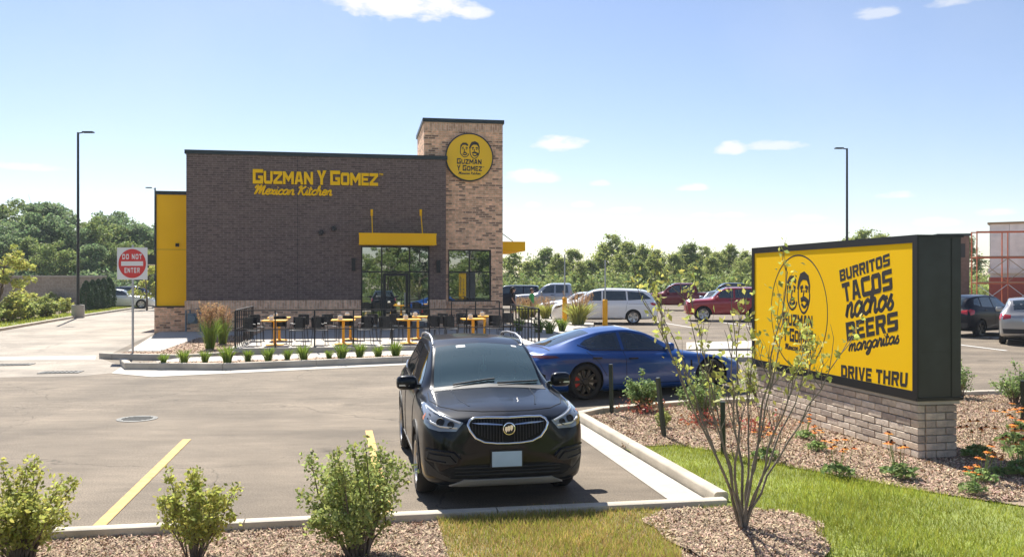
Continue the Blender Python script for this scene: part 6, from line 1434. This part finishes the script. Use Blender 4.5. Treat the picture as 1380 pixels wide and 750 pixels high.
# clipped evergreens in a row
def evergreen(seed, h, w):
    r = np.random.default_rng(seed); n = 3600; z = r.uniform(.01, 1, n); a = r.uniform(0, 6.28, n); prof = np.minimum(1, (1 - z) * 2.6) ** .6 * np.minimum(1, .7 + z * 2); rr = w / 2 * prof * r.uniform(.72, 1.06, n) * (1 + .1 * np.sin(a * 5 + z * 22))
    C = np.stack([np.cos(a) * rr, np.sin(a) * rr, z * h], 1); mb = MB(); mb.tube([(0, 0, -.1), (0, 0, h * .9)], [.05, .01], 6); return mb.mesh('trunk', MT['bark'], 60), leaf_mesh('foliage', C, .12, MT['conifer'], r, 0, -.8, .4)
EV = evergreen(9, 2.05, .82)
for i, (px, py) in enumerate(((116, 421), (124.5, 420), (132.5, 419), (140, 418), (147.5, 416.5))):
    p = gnd(px, py); t = thing('arborvitae', f'clipped dark green columnar evergreen, {ORD[i]} from the left in the row', 'evergreen', p, i * 1.3, 'row of columnar evergreens', (1, 1, 1 + .03 * i)); link('trunk', EV[0], t); link('foliage', EV[1], t)
for i, (px, py, s) in enumerate(((82, 412, .55), (8, 411, .5), (44, 409, .45))):
    p = gnd(px, py); t = thing('arborvitae', f'small dark conifer before the block wall, {ORD[(2, 0, 1)[i]]} from the left', 'evergreen', p, i, 'small conifers before the block wall', (s * 1.5, s * 1.5, s)); link('trunk', EV[0], t); link('foliage', EV[1], t)
YT = tree_meshes(77, 4.0, 1.5, MT['leafD'], 2200, .2, .25, 14)
put_tree(YT, (0 - 690) / FPX * 44, 44, 'small bright yellow green tree at the left edge of the photo', 1.0, 1, 'young_tree'); put_tree(YT, (198 - 690) / FPX * 60, 60, 'small yellow green tree beside the yellow wing', .9, 3, 'young_tree')
# foreground shrubs
for i, (px, py, w, h, n, lab) in enumerate(((30, 762, 1.0, .80, 4200, 'leafy light green shrub in the mulch at the bottom left corner'), (262, 756, .74, .78, 3000, 'loose yellow green shrub in the mulch left of the parking line end'), (482, 752, .98, 1.04, 5600, 'largest light green shrub in the mulch in front of the black crossover'))):
    p = gnd(px, py); put_shrub(shrub(400 + i, w, h, int(n * 1.35), .045, MT['leafD'] if i < 2 else MT['leafC'], twigs=24 if i == 1 else 40, bark='bark'), (p.x, p.y, .02), lab)
for i, (px, py, w, h, n, m, lab) in enumerate(((866, 553, .68, .66, 2600, 'leafE', 'round dense green shrub before the blue car, left of the leaning stake'), (946, 566, 1.0, .85, 1700, 'leafE', 'broad green shrub by the nose of the blue car'), (1368, 545, .82, .72, 1500, 'leafE', 'dense green shrub by the kerb at the right edge of the mulch bed'), (1294, 536, .6, .75, 900, 'leafE', 'green shrub peeking out behind the right end of the monument sign'), (893, 576, .30, .30, 300, 'leafC', 'small green plant at the foot of the leaning stake'), (1028, 545, .9, .8, 1200, 'leafC', 'loose green shrub close to the left end of the monument sign'))):
    p = gnd(px, py, .045); put_shrub(shrub(420 + i, w, h, n, .055, MT[m], twigs=34), p, lab)
r5 = np.random.default_rng(55)
for i, (px, py, lab) in enumerate(((868, 557, 'low red leaved plant at the foot of the round shrub'), (945, 575, 'low red leaved plant under the broad shrub'), (1020, 582, 'low red leaved plant behind the bare young tree'))):
    p = gnd(px, py, .045); C = r5.normal(0, 1, (220, 3)) * np.array([.18, .16, .07]) + np.array([0, 0, .12]); t = thing('red_plant', lab, 'plant', p); link('leaves', leaf_mesh('leaves', C, .055, MT['redleaf'], r5), t); mb = MB(); [mb.tube([(0, 0, -.02), (.12 * math.cos(a), .12 * math.sin(a), .14)], .004, 4) for a in range(6)]; mb.build('stems', MT['bark'], t)
# coneflowers
def coneflower(seed, w, h, heads):
    R = random.Random(seed); r = np.random.default_rng(seed); n = 150; a = r.uniform(0, 6.28, n); rr = w / 2 * r.uniform(.1, 1, n); C = np.stack([np.cos(a) * rr, np.sin(a) * rr, h * .32 * (1 - rr / w) * r.uniform(.3, 1, n) + .02], 1)
    lm = leaf_mesh('leaves', C, .12, MT['leafE'], r, .5, 0, .45); sm = MB(); pm = MB(); cm = MB()
    for i in range(heads):
        a = R.uniform(0, 6.28); q = R.uniform(.1, .55) * w; z = h * R.uniform(.65, 1.0); t = Vector((math.cos(a) * q, math.sin(a) * q, z)); sm.tube([(t.x * .3, t.y * .3, 0), (t.x * .75, t.y * .75, z * .6), t], [.005, .004, .003], 4)
        for k in range(9):
            b = k * 6.283 / 9; d = Vector((math.cos(b), math.sin(b), -.35)); s = Vector((-math.sin(b), math.cos(b), 0)) * .021
            pm.add([t + d * .01, t + d * .03 + s, t + d * .07, t + d * .03 - s], [(0, 1, 2, 3)])
        cm.lathe([(.016, -.004), (.018, .008), (.010, .02), (0, .024)], 8, 'z', t)
    return lm, sm.mesh('stems', MT['leafE'], None), pm.mesh('petals', MT['petal'], None, fix=False), cm.mesh('cones', MT['cone'], 60)
CFV = [coneflower(500 + i, .5, .62, (9, 7, 8)[i]) for i in range(3)]
cf = sorted([(1128, 641, .75), (1212, 643, .85), (1318, 616, .8), (1322, 648, .7), (1100, 606, .6), (1366, 600, .9), (1376, 616, .9), (1380, 640, .9), (1310, 664, .6), (1032, 618, .7), (1084, 590, .6), (1345, 640, .5), (1374, 580, .7)])
for i, (px, py, s) in enumerate(cf):
    p = gnd(px, py, .05); t = thing('coneflower', f'orange coneflower plant in the mulch round the monument sign, {ORD[i]} from the left', 'flower', p, i * 1.1, 'orange coneflowers round the sign', s * 1.0)
    for nm, me in zip(('leaves', 'stems', 'petals', 'cones'), CFV[i % 3]): tag(link(nm, me, t), kind='stuff' if nm != 'leaves' else None)
# bare multi stemmed young tree
def young_tree():
    R = random.Random(12); r = np.random.default_rng(12); p = gnd(1000, 711, .05)
    t = thing('young_tree', 'young multi stemmed tree with thin bare branches and sparse leaves in a mulch ring', 'tree', p)
    LC = []; s = p.y / FPX
    ends = [(884, 372, .3), (905, 372, -.2), (940, 400, .2), (968, 430, -.35), (1000, 392, .3), (1052, 366, -.1), (1088, 395, .3), (1148, 425, -.2), (1120, 468, .3), (862, 398, -.3), (1016, 432, .1), (1064, 446, -.3)]
    def side(mb, P, rad, lvl):
        for k in range(7 if lvl else 5):
            i = R.randint(1, len(P) - 2) if not lvl else R.randint(4, len(P) - 2); b = P[i]; d = (P[i + 1] - P[i - 1]).normalized()
            v = (d + Vector((R.gauss(0, .5), R.gauss(0, .5), R.uniform(.1, .6)))).normalized(); L = R.uniform(.14, .46) * (1 if lvl else .55)
            q = [b, b + v * L * .35, b + (v + Vector((0, 0, .2))).normalized() * L * .7, b + (v + Vector((R.gauss(0, .1), R.gauss(0, .1), .5))).normalized() * L]
            mb.tube(q, [rad * .5, rad * .4, rad * .3, rad * .16], 4, caps=False)
            if q[-1].z > 1.25:
                for _ in range(R.randint(1, 4)):
                    f = R.random() ** .6; c = q[1].lerp(q[3], f); LC.append((c.x + R.gauss(0, .03), c.y + R.gauss(0, .03), c.z + R.gauss(0, .03)))
            if lvl: side(mb, q + [q[-1] + v * .02], rad * .5, 0) if len(q) > 3 and R.random() < .6 else None
    for i, (ex, ey, dy) in enumerate(ends):
        e = Vector(((ex - 1000) * s * 1.02, dy * 1.4, (711 - ey) * s)); e.z = min(e.z, 2.45); b = Vector((R.uniform(-.04, .04), R.uniform(-.04, .04), -.05)); pts = [b]
        for k in range(1, 13):
            f = k / 12; g = f ** 1.12; pts.append(Vector((b.x + e.x * (.3 * f + .7 * g) + R.gauss(0, .014), b.y + e.y * (.3 * f + .7 * g) + R.gauss(0, .014), e.z * f)))
        r0 = R.uniform(.011, .017); mb = MB(); mb.tube(pts, [r0 * (1 - .86 * k / 12) for k in range(13)], 7, caps=False)
        side(mb, pts, r0 * .7, 1)
        for k in range(9, 13):
            for _ in range(R.randint(3, 7)): c = pts[k]; LC.append((c.x + R.gauss(0, .05), c.y + R.gauss(0, .05), c.z + R.gauss(0, .05)))
        mb.build('branch', MT['bark2'], t, 60)
    link('leaves', leaf_mesh('leaves', np.array(LC), .066, MT['leafD'], r, .1, .3), t)
young_tree()

# ------------------------------------------------------------------ people near the ramp
def person(loc, rz, label, hgt, top_m, low_m, hair_m, long_hair=False, skin_legs=True, bag=False):
    t = thing('person', label, 'person', loc, rz, None, hgt / 1.75)
    J = dict(pel=(0, 0, .95), sp=(0, .01, 1.12), ch=(0, .0, 1.33), nk=(0, .01, 1.50), hd=(0, -.015, 1.60), tp=(0, -.01, 1.70))
    E = [('pel', 'sp'), ('sp', 'ch'), ('ch', 'nk'), ('nk', 'hd'), ('hd', 'tp')]; Rr = dict(pel=(.15, .115), sp=(.135, .10), ch=(.16, .11), nk=(.055, .055), hd=(.085, .10), tp=(.07, .085))
    for s, sg in (('l', 1), ('r', -1)):
        st = .12 * sg
        J.update({s + 'hp': (.09 * sg, 0, .88), s + 'kn': (.10 * sg, -.03 - st * .6, .48), s + 'an': (.10 * sg, .02 - st * 1.2, .08), s + 'to': (.11 * sg, -.16 - st * 1.2, .03), s + 'sh': (.19 * sg, .01, 1.42), s + 'el': (.25 * sg, .03, 1.13), s + 'wr': (.24 * sg, -.10 + .04 * sg, .90), s + 'pm': (.235 * sg, -.13 + .04 * sg, .83)})
        E += [('pel', s + 'hp'), (s + 'hp', s + 'kn'), (s + 'kn', s + 'an'), (s + 'an', s + 'to'), ('ch', s + 'sh'), (s + 'sh', s + 'el'), (s + 'el', s + 'wr'), (s + 'wr', s + 'pm')]
        Rr.update({s + 'hp': (.09, .095), s + 'kn': (.058, .06), s + 'an': (.038, .042), s + 'to': (.035, .03), s + 'sh': (.06, .06), s + 'el': (.042, .042), s + 'wr': (.026, .03), s + 'pm': (.035, .022)})
        for k in range(5):
            n = s + 'f%d' % k; ox = (k - 1.8) * .018 if k < 4 else -.05
            ln = (.075, .085, .08, .06, .045)[k]; b = J[s + 'pm']; J[n] = (b[0], b[1] + ox * .9, b[2] - (ln if k < 4 else .01)); E.append((s + 'pm', n)); Rr[n] = (.009, .009)
    names = list(J); me = bpy.data.meshes.new('body'); me.from_pydata([J[n] for n in names], [(names.index(a), names.index(b)) for a, b in E], [])
    o = link('body', me); o.modifiers.new('skin', 'SKIN'); sv = me.skin_vertices[0].data
    for i, n in enumerate(names): sv[i].radius = Rr[n]; sv[i].use_root = (n == 'pel')
    sb = o.modifiers.new('sub', 'SUBSURF'); sb.levels = 1; sb.render_levels = 1
    dg = bpy.context.evaluated_depsgraph_get(); m2 = bpy.data.meshes.new_from_object(o.evaluated_get(dg)); o.modifiers.clear(); o.data = m2; o.parent = t
    for m in (MT['skin'], top_m, low_m, MT['black']): m2.materials.append(m)
    for f in m2.polygons:
        c = f.center; k = 0
        if .93 < c.z < 1.47 and (abs(c.x) < .18 or c.z > 1.2): k = 1
        elif (.50 if skin_legs else .09) < c.z <= .93 and abs(c.x) < .19: k = 2
        elif c.z < .09: k = 3
        f.material_index = k
    m2.polygons.foreach_set('use_smooth', [True] * len(m2.polygons))
    mb = MB(); mb.lathe([(.098, -.05), (.108, .02), (.10, .07), (.06, .115), (0, .125)], 16, 'z', (0, .015, 1.655))
    if long_hair: mb.tube([(0, .06, 1.70), (0, .10, 1.55), (0, .09, 1.38)], [.09, .10, .06], 10)
    mb.build('hair', hair_m, t, 60)
    f = MB(); f.lathe([(.018, -.02), (.02, .0), (0, .03)], 8, 'y', (0, -.115, 1.60)); f.build('nose', MT['skin'], t, 60)
    for sg in (-1, 1): e = MB(); e.lathe([(0, -.012), (.012, -.006), (.012, .006)], 8, 'y', (sg * .034, -.098, 1.635)); e.build('eye', MT['hairk'], t); e = MB(); e.box((sg * .095, 0, 1.62), (.02, .04, .06)); e.build('ear', MT['skin'], t)
    e = MB(); e.box((0, -.105, 1.555), (.045, .012, .012)); e.build('mouth', MT['redleaf'], t)
    if bag: b = MB(); b.box((0, .19, 1.22), (.30, .16, .42)); b.build('backpack', MT['black'], t)
    return t
p = gnd(717, 430, .1); person((p.x, p.y, p.z), math.radians(60), 'child in a bright green shirt and tan shorts walking near the parked cars', 1.58, MT['green_shirt'], MT['shorts'], MT['hairb'])
p = gnd(692, 431, .1); person((p.x, p.y, p.z), math.radians(80), 'person in black clothing with dark hair walking beside the tan tower', 1.66, MT['black_shirt'], MT['denim'], MT['hairk'], True)

# ------------------------------------------------------------------ building site at the right
bs = thing('unfinished_building', 'unfinished white sheathed building behind orange scaffolding', 'building', (38, 66, gz(66)), math.radians(-33))
mb = MB(); mb.bx(-1.2, 22, 0, 12, 2.6, 6.4); mb.bx(-1.2, 22, .3, 12, -.2, 2.6); mb.build('wall', MT['stucco'], bs)
mb = MB(); mb.bx(-1.35, 22, -.12, 12.1, 6.4, 6.55); mb.build('roof_edge', MT['plank'], bs)
mb = MB(); mb.bx(-1.25, 22, -.05, .28, .2, 2.3); mb.build('red_panel', MT['redpaint'], bs)
for x in (1.2, 4.5, 8): mb = MB(); mb.bx(x, x + 1.6, -.1, .1, .3, 2.2); mb.build('opening', MT['frame'], bs)
mb = MB(); mb.bx(-1.3, 22, -.2, 0, 2.62, 3.0); mb.build('white_fascia', MT['white'], bs)
for i in range(7): mb = MB(); mb.bx(-1.2 + i * 1.3, -1.17 + i * 1.3, -.012, .01, 3.0, 6.38); mb.build('sheathing_joint', MT['steel'], bs)
bt = thing('brick_annex', 'brown brick block left of the white sheathed building', 'building', (36.4, 68.5, gz(66)), math.radians(-14))
mb = MB(); mb.bx(-2.3, 0, 0, 6, -.2, 5.6); mb.build('wall', MT['dkbrick2'], bt); mb = MB(); mb.bx(-2.4, .1, -.1, 6, 5.6, 5.8); mb.build('coping', MT['green_coping'], bt); mb = MB(); mb.bx(-2.0, -.3, -.02, .1, 3.9, 5.0); mb.build('window', MT['frame'], bt)
sf = thing('scaffolding', 'orange steel scaffolding with cross braces and planks on the building site', 'scaffolding', (34.3, 63.5, gz(63)), math.radians(-10))
for lev in range(3):
    z = lev * 1.9
    for i in range(7):
        x = i * 2.1
        for y in (0, 1.1): mb = MB(); mb.tube([(x, y, z), (x, y, z + 1.9)], .045, 6); mb.build('upright', MT['scaf'], sf)
        if i < 6 and (lev < 2 or i in (2, 3)):
            mb = MB(); mb.tube([(x, 0, z + .1), (x + 2.1, 0, z + 1.8)], .025, 5); mb.build('cross_brace', MT['plank'] if lev else MT['white'], sf); mb = MB(); mb.tube([(x, 0, z + 1.8), (x + 2.1, 0, z + .1)], .025, 5); mb.build('cross_brace', MT['plank'] if lev else MT['white'], sf)
    for y in (0, 1.1): mb = MB(); mb.tube([(0, y, z + 1.85), (12.6, y, z + 1.85)], .05, 6); mb.build('ledger', MT['scaf'], sf)
    if lev < 2: mb = MB(); mb.box((6.3, .55, z + 1.93), (12.6, 1.0, .06)); mb.build('plank', MT['plank'], sf)

# ------------------------------------------------------------------ summer air
mb = MB(); mb.bx(-170, 190, -60, 170, -1.2, 17.0)
hm = bpy.data.materials.new('haze'); hm.use_nodes = True; hn = hm.node_tree; hn.nodes.clear()
hv = hn.nodes.new('ShaderNodeVolumePrincipled'); hv.inputs['Color'].default_value = (.82, .90, 1, 1); hv.inputs['Density'].default_value = .00035; hv.inputs['Anisotropy'].default_value = .2
ho = hn.nodes.new('ShaderNodeOutputMaterial'); hn.links.new(hv.outputs[0], ho.inputs['Volume'])
tag(mb.build('haze', hm), kind='stuff')
